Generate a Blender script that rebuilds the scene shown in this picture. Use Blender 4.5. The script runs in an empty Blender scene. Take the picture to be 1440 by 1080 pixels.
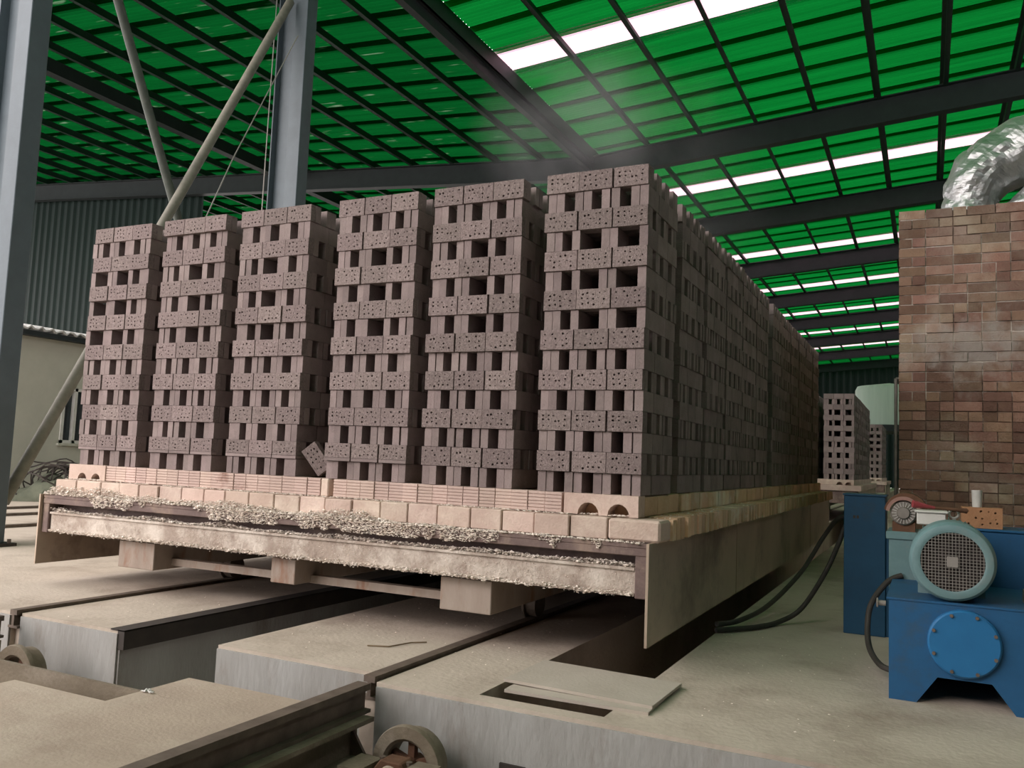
import bpy, math, random
import numpy as np
from mathutils import Vector, Matrix, noise as mnoise

R = random.Random(7)
sc = bpy.context.scene
COL = sc.collection

# ------------------------------------------------------------------ camera
cam_d = bpy.data.cameras.new('camera')
cam = bpy.data.objects.new('camera', cam_d); COL.objects.link(cam)
cam_d.sensor_fit = 'HORIZONTAL'; cam_d.sensor_width = 36.0
cam_d.lens = 1192.3 / 1440 * 36.0
cam_d.clip_end = 300
cr = Vector((0.89845806, 0.43726645, 0.03963798)); cu = Vector((0.00259891, -0.09557422, 0.99541891)); cf = Vector((-0.43905167, 0.89423913, 0.08700584))
cm = Matrix((cr, cu, -cf)).transposed().to_4x4()
cm.translation = Vector((1.3814, -4.4301, 1.0769))
cam.matrix_world = cm
sc.camera = cam

# ------------------------------------------------------------------ world, sun, exposure
w = bpy.data.worlds.new('overcast_sky'); sc.world = w; w.use_nodes = True
bg = w.node_tree.nodes['Background']
bg.inputs[0].default_value = (1.0, 0.93, 0.935, 1); bg.inputs[1].default_value = 5.6
sun_d = bpy.data.lights.new('sun', 'SUN'); sun = bpy.data.objects.new('sun', sun_d); COL.objects.link(sun)
sun_d.energy = 4.0; sun_d.angle = math.radians(45); sun_d.color = (1.0, 0.88, 0.83)
sun.rotation_euler = Vector((0.55, 1.0, -0.62)).to_track_quat('-Z', 'Y').to_euler()
sun.location = (-6, -14, 9)
vs = sc.view_settings
vs.view_transform = 'Standard'; vs.look = 'None'; vs.gamma = 1.0; vs.use_curve_mapping = False; vs.exposure = -0.82
sc.cycles.use_denoising = True
sc.cycles.max_bounces = 8; sc.cycles.diffuse_bounces = 5; sc.cycles.transmission_bounces = 6

# ------------------------------------------------------------------ helpers
class MB:
    def __init__(s): s.v = []; s.f = []
    def add(s, vs, fs):
        o = len(s.v); s.v += [tuple(p) for p in vs]; s.f += [tuple(i + o for i in f) for f in fs]; return s
    def box(s, x0, x1, y0, y1, z0, z1):
        return s.add([(x0,y0,z0),(x1,y0,z0),(x1,y1,z0),(x0,y1,z0),(x0,y0,z1),(x1,y0,z1),(x1,y1,z1),(x0,y1,z1)],
                     [(0,3,2,1),(4,5,6,7),(0,1,5,4),(1,2,6,5),(2,3,7,6),(3,0,4,7)])
    def prism(s, poly, a, b, axis='y'):
        # poly: list of 2D points, counter-clockwise seen from the -axis side for 'y' (x,z)
        n = len(poly)
        if axis == 'y': P = [(x, a, z) for x, z in poly] + [(x, b, z) for x, z in poly]
        elif axis == 'x': P = [(a, y, z) for y, z in poly] + [(b, y, z) for y, z in poly]
        else: P = [(x, y, a) for x, y in poly] + [(x, y, b) for x, y in poly]
        F = [tuple(range(n)), tuple(range(2*n-1, n-1, -1))]
        for i in range(n):
            j = (i+1) % n; F.append((j, i, i+n, j+n))
        return s.add(P, F)
    def lathe(s, prof, c, axis='y', n=32, a0=0.0, a1=2*math.pi):
        # prof: list of (r, h) ; revolve around axis through c
        full = abs(a1-a0-2*math.pi) < 1e-6
        m = n if full else n+1
        V = []
        for r, h in prof:
            for i in range(m):
                t = a0 + (a1-a0)*i/n
                p = r*math.cos(t); q = r*math.sin(t)
                if axis == 'y': V.append((c[0]+p, c[1]+h, c[2]+q))
                elif axis == 'z': V.append((c[0]+p, c[1]+q, c[2]+h))
                else: V.append((c[0]+h, c[1]+p, c[2]+q))
        F = []
        for k in range(len(prof)-1):
            for i in range(n):
                j = (i+1) % m
                F.append((k*m+i, k*m+j, (k+1)*m+j, (k+1)*m+i))
        return s.add(V, F)
    def tube(s, pts, r, n=10, cap=True):
        pts = [Vector(p) for p in pts]; rs = r if isinstance(r, (list, tuple)) else [r]*len(pts)
        V = []; up = Vector((0.13, 0.31, 0.94))
        for i, p in enumerate(pts):
            d = (pts[min(i+1, len(pts)-1)] - pts[max(i-1, 0)]).normalized()
            a = d.cross(up)
            if a.length < 1e-3: a = d.cross(Vector((1, 0, 0)))
            a.normalize(); b = d.cross(a)
            for k in range(n):
                t = 2*math.pi*k/n
                V.append(p + (a*math.cos(t) + b*math.sin(t))*rs[i])
        F = []
        for i in range(len(pts)-1):
            for k in range(n):
                j = (k+1) % n
                F.append((i*n+k, i*n+j, (i+1)*n+j, (i+1)*n+k))
        if cap:
            F.append(tuple(range(n-1, -1, -1))); F.append(tuple((len(pts)-1)*n+k for k in range(n)))
        return s.add(V, F)
    def mesh(s, name, mat, off=(0,0,0), smooth=False):
        me = bpy.data.meshes.new(name)
        me.from_pydata([(x-off[0], y-off[1], z-off[2]) for x, y, z in s.v], [], s.f)
        if mat: me.materials.append(mat)
        if smooth:
            me.polygons.foreach_set('use_smooth', [True]*len(me.polygons))
        me.update()
        return me

ORG = {}
def fix_normals(me):
    import bmesh
    bm = bmesh.new(); bm.from_mesh(me); bmesh.ops.recalc_face_normals(bm, faces=bm.faces[:]); bm.to_mesh(me); bm.free()

def tag(o, label=None, cat=None, group=None, kind=None):
    if label: o['label'] = label
    if cat: o['category'] = cat
    if group: o['group'] = group
    if kind: o['kind'] = kind
    return o
def thing(name, loc, label=None, cat=None, group=None, kind=None):
    o = bpy.data.objects.new(name, None); COL.objects.link(o); o.location = loc
    o.empty_display_size = 0.1
    ORG[o] = Vector(loc)
    return tag(o, label, cat, group, kind)
def smooth_by_angle(o, me, deg=35):
    me.polygons.foreach_set('use_smooth', [True]*len(me.polygons))
    me.set_sharp_from_angle(angle=math.radians(deg))
def obj(name, mb, mat, parent=None, smooth=False, org=None, bevel=0.0, label=None, kind=None):
    """one mesh object from world-space geometry"""
    if parent is not None: off = ORG[parent]
    elif org is not None: off = Vector(org)
    else:
        a = np.array(mb.v); lo = a.min(0); hi = a.max(0)
        off = Vector(((lo[0]+hi[0])/2, (lo[1]+hi[1])/2, lo[2]))
    me = mb.mesh(name, mat, off)
    fix_normals(me)
    if bevel:
        import bmesh
        bm = bmesh.new(); bm.from_mesh(me)
        es = [e for e in bm.edges if e.is_manifold and e.calc_face_angle(0) > 0.6]
        bmesh.ops.bevel(bm, geom=es, offset=bevel, segments=1, affect='EDGES', clamp_overlap=True)
        bm.to_mesh(me); bm.free()
    if smooth: smooth_by_angle(None, me)
    o = bpy.data.objects.new(name, me); COL.objects.link(o)
    if parent is not None:
        o.parent = parent; ORG[o] = off.copy()
    else:
        o.location = off; ORG[o] = off.copy()
    return tag(o, label, None, None, kind)
def piece(name, me, loc, parent, rot=(0,0,0)):
    o = bpy.data.objects.new(name, me); COL.objects.link(o)
    o.parent = parent; o.location = Vector(loc) - ORG[parent]; o.rotation_euler = rot
    return o

# ------------------------------------------------------------------ materials (all procedural)
MATS = {}
def mat(name, c1, c2=None, rough=0.8, metal=0.0, scale=6.0, detail=6.0, bump=0.0, bscale=60.0, rnd=0.0, stain=None, sscale=1.0, slo=0.5, shi=0.65, spec=0.3, stretch=None, hue=0.15):
    m = bpy.data.materials.new(name); m.use_nodes = True; MATS[name] = m
    nt = m.node_tree; N = nt.nodes; L = nt.links
    b = N['Principled BSDF']
    b.inputs['Roughness'].default_value = rough; b.inputs['Metallic'].default_value = metal
    b.inputs['Specular IOR Level'].default_value = spec
    g = N.new('ShaderNodeNewGeometry')
    vec = g.outputs['Position']
    if stretch:
        mp = N.new('ShaderNodeMapping'); mp.inputs['Scale'].default_value = stretch
        L.new(vec, mp.inputs['Vector']); vec = mp.outputs['Vector']
    c2 = c2 or tuple(x*0.8 for x in c1)
    nz = N.new('ShaderNodeTexNoise'); nz.inputs['Scale'].default_value = scale; nz.inputs['Detail'].default_value = detail
    nz.inputs['Roughness'].default_value = 0.65
    L.new(vec, nz.inputs['Vector'])
    rmp = N.new('ShaderNodeMapRange'); rmp.inputs[1].default_value = 0.3; rmp.inputs[2].default_value = 0.7
    L.new(nz.outputs['Fac'], rmp.inputs[0])
    mx = N.new('ShaderNodeMix'); mx.data_type = 'RGBA'
    mx.inputs[6].default_value = (*c1, 1); mx.inputs[7].default_value = (*c2, 1)
    L.new(rmp.outputs[0], mx.inputs[0])
    col = mx.outputs[2]
    if stain:
        n2 = N.new('ShaderNodeTexNoise'); n2.inputs['Scale'].default_value = sscale; n2.inputs['Detail'].default_value = 8.0
        n2.inputs['Roughness'].default_value = 0.7
        L.new(vec, n2.inputs['Vector'])
        r2 = N.new('ShaderNodeMapRange'); r2.inputs[1].default_value = slo; r2.inputs[2].default_value = shi
        L.new(n2.outputs['Fac'], r2.inputs[0])
        m2 = N.new('ShaderNodeMix'); m2.data_type = 'RGBA'; m2.inputs[7].default_value = (*stain, 1)
        L.new(col, m2.inputs[6]); L.new(r2.outputs[0], m2.inputs[0]); col = m2.outputs[2]
    if rnd:
        oi = N.new('ShaderNodeObjectInfo'); ad = N.new('ShaderNodeMath'); ad.operation = 'ADD'
        L.new(oi.outputs['Random'], ad.inputs[0]); L.new(g.outputs['Random Per Island'], ad.inputs[1])
        fr = N.new('ShaderNodeMath'); fr.operation = 'FRACT'; L.new(ad.outputs[0], fr.inputs[0])
        mr = N.new('ShaderNodeMapRange'); mr.inputs[3].default_value = 1-rnd; mr.inputs[4].default_value = 1+rnd
        L.new(fr.outputs[0], mr.inputs[0])
        hs = N.new('ShaderNodeHueSaturation'); L.new(col, hs.inputs['Color']); L.new(mr.outputs[0], hs.inputs['Value'])
        hm = N.new('ShaderNodeMath'); hm.operation = 'MULTIPLY'; hm.inputs[1].default_value = 7.31; L.new(fr.outputs[0], hm.inputs[0])
        hf = N.new('ShaderNodeMath'); hf.operation = 'FRACT'; L.new(hm.outputs[0], hf.inputs[0])
        hr = N.new('ShaderNodeMapRange'); hr.inputs[3].default_value = 0.5-0.05*hue; hr.inputs[4].default_value = 0.5+0.05*hue
        L.new(hf.outputs[0], hr.inputs[0]); L.new(hr.outputs[0], hs.inputs['Hue'])
        col = hs.outputs['Color']
    L.new(col, b.inputs['Base Color'])
    if bump:
        n3 = N.new('ShaderNodeTexNoise'); n3.inputs['Scale'].default_value = bscale; n3.inputs['Detail'].default_value = 4
        L.new(vec, n3.inputs['Vector'])
        bp = N.new('ShaderNodeBump'); bp.inputs['Strength'].default_value = bump; bp.inputs['Distance'].default_value = 0.02
        L.new(n3.outputs['Fac'], bp.inputs['Height']); L.new(bp.outputs['Normal'], b.inputs['Normal'])
    return m
def sheet_mat(name, col, refl, fac, lo=0.72, leak=None):
    m = bpy.data.materials.new(name); m.use_nodes = True; nt = m.node_tree; N = nt.nodes; L = nt.links
    N.remove(N['Principled BSDF'])
    out = N['Material Output']
    tr = N.new('ShaderNodeBsdfTranslucent'); df = N.new('ShaderNodeBsdfDiffuse'); mx = N.new('ShaderNodeMixShader')
    g = N.new('ShaderNodeNewGeometry'); mp = N.new('ShaderNodeMapping'); mp.inputs['Scale'].default_value = (0.25, 6.0, 1.0)
    L.new(g.outputs['Position'], mp.inputs['Vector'])
    nz = N.new('ShaderNodeTexNoise'); nz.inputs['Scale'].default_value = 1.0; nz.inputs['Detail'].default_value = 5
    L.new(mp.outputs[0], nz.inputs['Vector'])
    mr = N.new('ShaderNodeMapRange'); mr.inputs[1].default_value = 0.3; mr.inputs[2].default_value = 0.7
    L.new(nz.outputs['Fac'], mr.inputs[0])
    c = N.new('ShaderNodeMix'); c.data_type = 'RGBA'; c.inputs[6].default_value = (*[x*lo for x in col], 1); c.inputs[7].default_value = (*col, 1)
    L.new(mr.outputs[0], c.inputs[0]); cc = c.outputs[2]
    if leak:  # pale streaks in the sheet colour stand in for light leaking through
        mp2 = N.new('ShaderNodeMapping'); mp2.inputs['Scale'].default_value = (1.1, 14.0, 1.0); L.new(g.outputs['Position'], mp2.inputs['Vector'])
        n2 = N.new('ShaderNodeTexNoise'); n2.inputs['Scale'].default_value = 1.0; n2.inputs['Detail'].default_value = 2; L.new(mp2.outputs[0], n2.inputs['Vector'])
        r2 = N.new('ShaderNodeMapRange'); r2.inputs[1].default_value = 0.66; r2.inputs[2].default_value = 0.76; L.new(n2.outputs['Fac'], r2.inputs[0])
        c2 = N.new('ShaderNodeMix'); c2.data_type = 'RGBA'; c2.inputs[7].default_value = (*leak, 1); L.new(r2.outputs[0], c2.inputs[0]); L.new(cc, c2.inputs[6]); cc = c2.outputs[2]
    L.new(cc, tr.inputs['Color'])
    df.inputs['Color'].default_value = (*refl, 1)
    mx.inputs[0].default_value = fac
    L.new(df.outputs[0], mx.inputs[1]); L.new(tr.outputs[0], mx.inputs[2]); L.new(mx.outputs[0], out.inputs['Surface'])
    return m

M_raw = mat('raw_clay_brick', (0.285, 0.232, 0.222), (0.212, 0.171, 0.164), rough=0.9, scale=9, bump=0.25, bscale=90, rnd=0.16, spec=0.15)
M_face = mat('raw_brick_cut_face', (0.318, 0.262, 0.250), (0.165, 0.130, 0.124), rough=0.95, scale=75, detail=4, bump=0.5, bscale=140, rnd=0.14, spec=0.1)
M_lin = mat('refractory_brick', (0.60, 0.475, 0.405), (0.50, 0.38, 0.32), rough=0.9, scale=5, bump=0.25, bscale=70, rnd=0.10, spec=0.15, stain=(0.72, 0.62, 0.52), sscale=2.6, slo=0.5, shi=0.7)
M_linside = mat('side_refractory_brick', (0.74, 0.53, 0.37), (0.62, 0.42, 0.27), rough=0.9, scale=6, bump=0.25, bscale=70, rnd=0.16, spec=0.15, stain=(0.80, 0.72, 0.62), sscale=1.7, slo=0.52, shi=0.66)
M_rib = mat('ribbed_fired_brick', (0.59, 0.465, 0.41), (0.50, 0.385, 0.335), rough=0.9, scale=4, bump=0.2, rnd=0.10, spec=0.15, stain=(0.24, 0.13, 0.10), sscale=1.9, slo=0.62, shi=0.72)
M_crumb = mat('brick_crumb', (0.82, 0.76, 0.69), (0.62, 0.53, 0.45), rough=0.95, scale=14, rnd=0.2, spec=0.1)
M_frame = mat('car_frame_steel', (0.20, 0.145, 0.13), (0.12, 0.085, 0.078), rough=0.7, scale=8, bump=0.15, stain=(0.34, 0.26, 0.20), sscale=3, slo=0.5, shi=0.75)
M_crust = mat('crusted_channel', (0.44, 0.37, 0.31), (0.30, 0.24, 0.20), rough=0.9, scale=10, bump=0.4, bscale=50, stain=(0.62, 0.56, 0.49), sscale=4, slo=0.45, shi=0.62)
M_skirt = mat('skirt_steel', (0.56, 0.46, 0.36), (0.42, 0.34, 0.26), rough=0.40, metal=0.45, scale=1.5, detail=3, stain=(0.16, 0.12, 0.09), sscale=1.1, slo=0.5, shi=0.7)
M_beam = mat('beam_steel', (0.27, 0.215, 0.175), (0.37, 0.315, 0.265), rough=0.75, scale=6, bump=0.1, stretch=(1, 1, 0.3), stain=(0.24, 0.12, 0.07), sscale=5, slo=0.55, shi=0.7)
M_dark = mat('dark_steel', (0.035, 0.03, 0.028), (0.06, 0.05, 0.042), rough=0.65, scale=7)
M_rail = mat('rail_steel', (0.19, 0.15, 0.12), (0.10, 0.078, 0.062), rough=0.55, metal=0.2, scale=9)
M_conc = mat('concrete_floor', (0.545, 0.475, 0.395), (0.46, 0.395, 0.325), rough=0.85, scale=2.2, detail=10, bump=0.2, bscale=35, stain=(0.33, 0.27, 0.215), sscale=1.2, slo=0.48, shi=0.70)
M_slab = mat('dusty_plate', (0.44, 0.36, 0.285), (0.35, 0.28, 0.22), rough=0.85, scale=3, detail=9, bump=0.15, stain=(0.48, 0.41, 0.33), sscale=1.4, slo=0.5, shi=0.7)
M_wheel = mat('oily_wheel_iron', (0.24, 0.205, 0.15), (0.15, 0.12, 0.085), rough=0.6, metal=0.2, scale=10, bump=0.2, stain=(0.33, 0.29, 0.23), sscale=5, slo=0.5, shi=0.7)
M_plate = mat('floor_cover_plate', (0.50, 0.45, 0.385), (0.42, 0.37, 0.31), rough=0.8, scale=3, detail=9, bump=0.1)
M_blue = mat('blue_paint', (0.018, 0.105, 0.235), (0.014, 0.08, 0.19), rough=0.5, scale=5, bump=0.05, stain=(0.06, 0.09, 0.11), sscale=2.5, slo=0.55, shi=0.8, spec=0.4)
M_navy = mat('navy_paint', (0.018, 0.085, 0.165), (0.014, 0.066, 0.13), rough=0.5, scale=5, stain=(0.05, 0.06, 0.07), sscale=3, slo=0.55, shi=0.8, spec=0.35)
M_bluel = mat('light_blue_paint', (0.02, 0.16, 0.36), (0.016, 0.13, 0.31), rough=0.45, scale=5, spec=0.45)
M_teal = mat('motor_paint', (0.16, 0.27, 0.28), (0.11, 0.20, 0.21), rough=0.5, scale=8, bump=0.05, stain=(0.25, 0.30, 0.29), sscale=4, slo=0.5, shi=0.75, spec=0.4)
M_wire = mat('galvanised_wire', (0.42, 0.40, 0.37), (0.30, 0.28, 0.26), rough=0.5, metal=0.5)
M_rust = mat('rusty_iron', (0.16, 0.085, 0.05), (0.10, 0.05, 0.03), rough=0.85, scale=12, bump=0.3, bscale=40)
M_pink = mat('pinkish_primer', (0.36, 0.22, 0.18), (0.28, 0.16, 0.13), rough=0.7, scale=10)
M_grey = mat('worn_grey_metal', (0.30, 0.28, 0.25), (0.20, 0.18, 0.16), rough=0.55, metal=0.3, scale=12)
M_rub = mat('black_rubber', (0.03, 0.028, 0.024), (0.05, 0.045, 0.038), rough=0.6, scale=15)
M_orange = mat('orange_fired_brick', (0.43, 0.235, 0.125), (0.34, 0.175, 0.09), rough=0.9, scale=14, bump=0.2, bscale=90)
M_white = mat('white_enamel', (0.62, 0.62, 0.58), (0.50, 0.50, 0.46), rough=0.4, scale=9)
M_red = mat('red_plastic', (0.34, 0.06, 0.07), (0.25, 0.045, 0.05), rough=0.5)
M_kiln = mat('kiln_brick', (0.31, 0.185, 0.135), (0.215, 0.130, 0.098), rough=0.92, scale=7, bump=0.35, bscale=60, rnd=0.34, hue=0.3, spec=0.1, stain=(0.40, 0.31, 0.245), sscale=1.3, slo=0.46, shi=0.66)
M_mort = mat('kiln_mortar', (0.20, 0.14, 0.11), (0.15, 0.10, 0.08), rough=0.95, scale=10, bump=0.3, stain=(0.62, 0.56, 0.50), sscale=1.0, slo=0.50, shi=0.56)
def bloom(m, c, rad, col, amt):
    """pale salt bloom with ragged edge around a spot of the wall"""
    nt = m.node_tree; N = nt.nodes; L = nt.links; b = N['Principled BSDF']; src = b.inputs['Base Color'].links[0].from_socket
    g = N.new('ShaderNodeNewGeometry'); mp = N.new('ShaderNodeMapping'); mp.inputs['Location'].default_value = tuple(-a/r_ for a, r_ in zip(c, rad)); mp.inputs['Scale'].default_value = tuple(1/r_ for r_ in rad)
    L.new(g.outputs['Position'], mp.inputs['Vector']); ln = N.new('ShaderNodeVectorMath'); ln.operation = 'LENGTH'; L.new(mp.outputs[0], ln.inputs[0])
    nz = N.new('ShaderNodeTexNoise'); nz.inputs['Scale'].default_value = 7.0; nz.inputs['Detail'].default_value = 8; L.new(g.outputs['Position'], nz.inputs['Vector'])
    ad = N.new('ShaderNodeMath'); ad.operation = 'MULTIPLY_ADD'; ad.inputs[1].default_value = 2.2; L.new(nz.outputs['Fac'], ad.inputs[0]); L.new(ln.outputs['Value'], ad.inputs[2])
    mr = N.new('ShaderNodeMapRange'); mr.inputs[1].default_value = 1.35; mr.inputs[2].default_value = 1.95; mr.inputs[3].default_value = amt; mr.inputs[4].default_value = 0.0; L.new(ad.outputs[0], mr.inputs[0])
    mx = N.new('ShaderNodeMix'); mx.data_type = 'RGBA'; mx.inputs[7].default_value = (*col, 1); L.new(src, mx.inputs[6]); L.new(mr.outputs[0], mx.inputs[0]); L.new(mx.outputs[2], b.inputs['Base Color'])
bloom(M_mort, (1.80, 4.5, 2.35), (0.85, 1.0, 0.62), (0.66, 0.60, 0.54), 1.0)
bloom(M_kiln, (1.75, 4.5, 2.30), (0.75, 1.0, 0.45), (0.40, 0.36, 0.33), 0.75)
M_foil = mat('aluminium_foil', (0.60, 0.61, 0.61), (0.46, 0.47, 0.47), rough=0.42, metal=0.85, scale=4, bump=0.35, bscale=22)
M_col = mat('column_paint', (0.105, 0.135, 0.155), (0.085, 0.11, 0.125), rough=0.5, scale=4, bump=0.04, stain=(0.30, 0.32, 0.32), sscale=9, slo=0.70, shi=0.76, spec=0.35)
M_pipe = mat('brace_pipe', (0.25, 0.24, 0.20), (0.17, 0.165, 0.135), rough=0.6, scale=9)
M_pipe2 = mat('dark_brace_pipe', (0.11, 0.125, 0.11), (0.075, 0.09, 0.078), rough=0.6, scale=9)
M_truss = mat('roof_steel', (0.026, 0.034, 0.036), (0.018, 0.024, 0.026), rough=0.6, scale=4)
M_purl = mat('purlin_steel', (0.022, 0.045, 0.036), (0.016, 0.033, 0.026), rough=0.6, scale=4)
M_gwall = mat('green_wall_sheet', (0.006, 0.022, 0.018), (0.004, 0.016, 0.013), rough=0.6, scale=3, stretch=(1, 1, 0.15))
M_plast = mat('plastered_wall', (0.50, 0.50, 0.42), (0.43, 0.43, 0.36), rough=0.9, scale=1.6, detail=8)
M_tile = mat('eave_sheet', (0.60, 0.60, 0.58), (0.35, 0.35, 0.34), rough=0.8, scale=6)
M_glass = mat('window_glass', (0.03, 0.045, 0.05), (0.02, 0.03, 0.035), rough=0.15, spec=0.6)
M_tank = mat('pale_tank', (0.62, 0.72, 0.64), (0.50, 0.60, 0.53), rough=0.5, scale=2, stretch=(2, 2, 0.1))
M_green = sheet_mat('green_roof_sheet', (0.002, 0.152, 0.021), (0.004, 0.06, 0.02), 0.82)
M_greendim = sheet_mat('dimmed_green_roof_sheet', (0.0015, 0.074, 0.0125), (0.004, 0.05, 0.02), 0.82, leak=(0.12, 0.2, 0.12))  # left slope: dust plus haze and slant-view dimming put into the colour
M_sky = sheet_mat('rose_tint_roof_sheet', (1.0, 0.66, 0.78), (0.5, 0.45, 0.45), 0.95, lo=0.97)  # rose tint put in to offset the green cast of the roof light
M_straw = mat('dry_twig', (0.25, 0.19, 0.12), (0.18, 0.13, 0.08), rough=0.9)

# ------------------------------------------------------------------ setting: floor with tracks and trenches
fl = MB()
BACK = 66.0
fl.box(-46, -3.74, -0.93, BACK, -1.0, 0)
fl.box(-3.74, -3.66, -0.90, BACK, -1.0, -0.09)
fl.box(-3.66, -2.79, -0.92, BACK, -1.0, 0)
fl.box(-2.79, -2.09, -0.6, BACK, -1.0, -0.62)
fl.box(-2.09, -1.05, -0.86, BACK, -1.0, 0)
fl.box(-1.05, -0.95, -0.98, BACK, -1.0, -0.09)
fl.box(-0.95, -0.45, -1.0, BACK, -1.0, 0)
fl.box(-0.45, 0.15, -1.0, -0.91, -1.0, 0)
fl.box(-0.45, 0.15, -0.91, BACK, -1.0, -0.6)
fl.box(0.15, 16, -1.0, BACK, -1.0, 0)
fl.box(-46, 16, -4.1, -0.6, -1.1, -0.56)
fl.box(-46, 16, -24, -4.1, -1.1, 0)
floor = obj('floor', fl, M_conc, org=(0, 0, 0), kind='structure')
tag(floor, 'dusty concrete floor with rail grooves, trenches and a transfer pit')

M_pit = mat('skylit_grey_pit_concrete', (0.40, 0.405, 0.39), (0.31, 0.305, 0.285), rough=0.85, scale=3.0, detail=9, bump=0.3, bscale=30, stretch=(1, 1, 0.35), stain=(0.22, 0.19, 0.16), sscale=2.2, slo=0.54, shi=0.72)  # grey of the sky light put into the concrete colour, under streaky stains
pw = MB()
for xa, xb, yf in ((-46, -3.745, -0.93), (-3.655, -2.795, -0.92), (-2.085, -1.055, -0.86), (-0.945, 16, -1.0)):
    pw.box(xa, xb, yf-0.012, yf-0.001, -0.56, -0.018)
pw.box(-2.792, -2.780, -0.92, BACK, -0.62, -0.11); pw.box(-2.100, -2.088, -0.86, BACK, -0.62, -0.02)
tag(obj('wall_pit', pw, M_pit, org=(0, 0, 0), kind='structure'), 'concrete facing of the pit and trench walls, sky-light grey put into its colour')

def rail_mesh(x, y0, y1, top=0.02, wd=0.032, h=0.11):
    m = MB()
    m.box(x-wd, x+wd, y0, y1, top-0.03, top)
    m.box(x-0.01, x+0.01, y0, y1, top-h+0.015, top-0.03)
    m.box(x-0.045, x+0.045, y0, y1, top-h, top-h+0.015)
    return m
for x, lab in ((-3.70, 'left car rail set in a floor groove under the kiln car'), (-1.0, 'right car rail set in a floor groove under the kiln car')):
    tag(obj('track_rail', rail_mesh(x, -0.99 if x > -2 else -0.95, 40), M_rail), lab, 'rail', 'kiln car track rails')
for x, lab in ((-8.6, 'dark rail on the floor left, nearest the kiln car'), (-10.1, 'dark rail on the floor left, middle of three'), (-11.2, 'dark rail on the floor left, nearest the plastered building')):
    tag(obj('track_rail', rail_mesh(x, -0.8, 40, top=0.035, wd=0.05, h=0.035+0.0), M_rail), lab, 'rail', 'side track rails')
ed = MB(); ed.box(-2.80, -2.745, -0.925, 30, -0.105, 0.004); ed.box(-2.86, -2.745, -0.925, 30, -0.002, 0.006)
tag(obj('edge_channel', ed, M_dark), 'dark steel channel lining the edge of the middle trench', 'channel')

# ------------------------------------------------------------------ setting: roof
VX, VZ, SL = -6.43, 8.61, 0.075
D3 = 20/3.0; CY = -4.43
XR, XL = 7.2, -42.0
ROOF = 0.52                                             # sheets above the rafter centre line
def zr(x): return VZ + SL*(abs(x-VX))
ceiling = thing('ceiling', (0, 0, 0), 'green translucent corrugated roof on dark steel rafters and purlins', None, None, 'structure')
Y0R, Y1R = CY + D3*-0.7, BACK
# corrugated sheets: waves run down the slope (along x), sheets lie side by side along y
SW = D3/7.0; LAP = 0.19; NW = 10
def sheet_mesh(name, m_, xa, xb):
    V = []; F = []
    n = NW*6
    for i in range(n+1):
        t = i/n; y = -LAP*0.5 + t*(SW+LAP)
        z = 0.036*math.sin(2*math.pi*t*NW) + 0.03*t
        V.append((xa, y, z + zr(xa) + ROOF)); V.append((xb, y, z + zr(xb) + ROOF))
    for i in range(n): F.append((2*i, 2*i+1, 2*i+3, 2*i+2))
    me = bpy.data.meshes.new(name); me.from_pydata(V, [], F); me.materials.append(m_)
    me.polygons.foreach_set('use_smooth', [True]*len(F)); me.update()
    return me
shR = sheet_mesh('roof_sheet', M_green, VX+0.06, XR); shS = sheet_mesh('skylight_sheet', M_sky, VX+0.06, XR); shL = sheet_mesh('roof_sheet', M_greendim, VX-0.14, XL)
ns = int((Y1R-Y0R)/SW)
base_k = (Y0R-CY)/D3
for i in range(ns):
    y = Y0R + i*SW
    fr = (((y+SW/2)-CY)/D3) % 1.0
    kk = (y+SW/2-CY)/D3; sky = any(abs(kk-c_) < 0.0714 for c_ in (2.165, 3.655, 4.96, 5.94, 6.95, 7.95, 8.95))
    if sky: piece('skylight_sheet', shS, (0, y, 0), ceiling)
    else: piece('roof_sheet', shR, (0, y, 0), ceiling)
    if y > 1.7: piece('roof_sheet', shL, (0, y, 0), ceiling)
# purlins (z-section reads as a dark bar) along y
def purlin(x, wd=0.085, h=0.20):
    m = MB(); z = zr(x) + ROOF - 0.045; Y0R = -9.0 if x > VX else 1.8
    m.box(x-0.006, x+0.006, Y0R, Y1R, z-h, z); m.box(x-wd, x, Y0R, Y1R, z-0.012, z); m.box(x, x+wd, Y0R, Y1R, z-h, z-h+0.012)
    obj('purlin', m, M_purl, ceiling)
x = -3.6 - 1.33
while x < XR: purlin(x); x += 1.335
x = VX - 1.45
while x > XL: purlin(x); x -= 1.335
def rafter(k, side):
    y = CY + D3*k
    xa, xb = (VX, XR) if side > 0 else (VX, XL)
    m = MB(); za, zb = zr(xa), zr(xb); hw = 0.13
    for (d0, d1, ww) in ((-0.30, -0.275, hw), (-0.275, 0.275, 0.012), (0.275, 0.30, hw)):
        P = [(xa, za+d0), (xb, zb+d0), (xb, zb+d1), (xa, za+d1)]
        m.prism(P, y-ww, y+ww)
    obj('rafter', m, M_truss, ceiling)
for k in (1, 3, 4, 5, 6, 7, 8, 9, 10):
    rafter(k, 1); rafter(k, -1)
g = MB()
z = VZ
g.box(VX-0.20, VX+0.12, Y0R, Y1R, z+0.14, z+0.17); g.box(VX-0.22, VX-0.20, Y0R, Y1R, z+0.14, z+0.48); g.box(VX+0.10, VX+0.12, Y0R, Y1R, z+0.14, z+0.48)
g.box(VX-0.10, VX+0.04, Y0R, Y1R, z-0.05, z+0.14)
obj('valley_gutter', g, M_truss, ceiling)
for q in range(60):
    yy = 3.5 + q*0.33
    if q == 0:
        cl = MB(); cl.box(-0.05, 0.02, -0.02, 0.02, -0.04, 0.04); cme = cl.mesh('gutter_clip', M_wire)
    piece('gutter_clip', cme, (VX-0.24, yy, VZ+0.46), ceiling)
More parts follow.
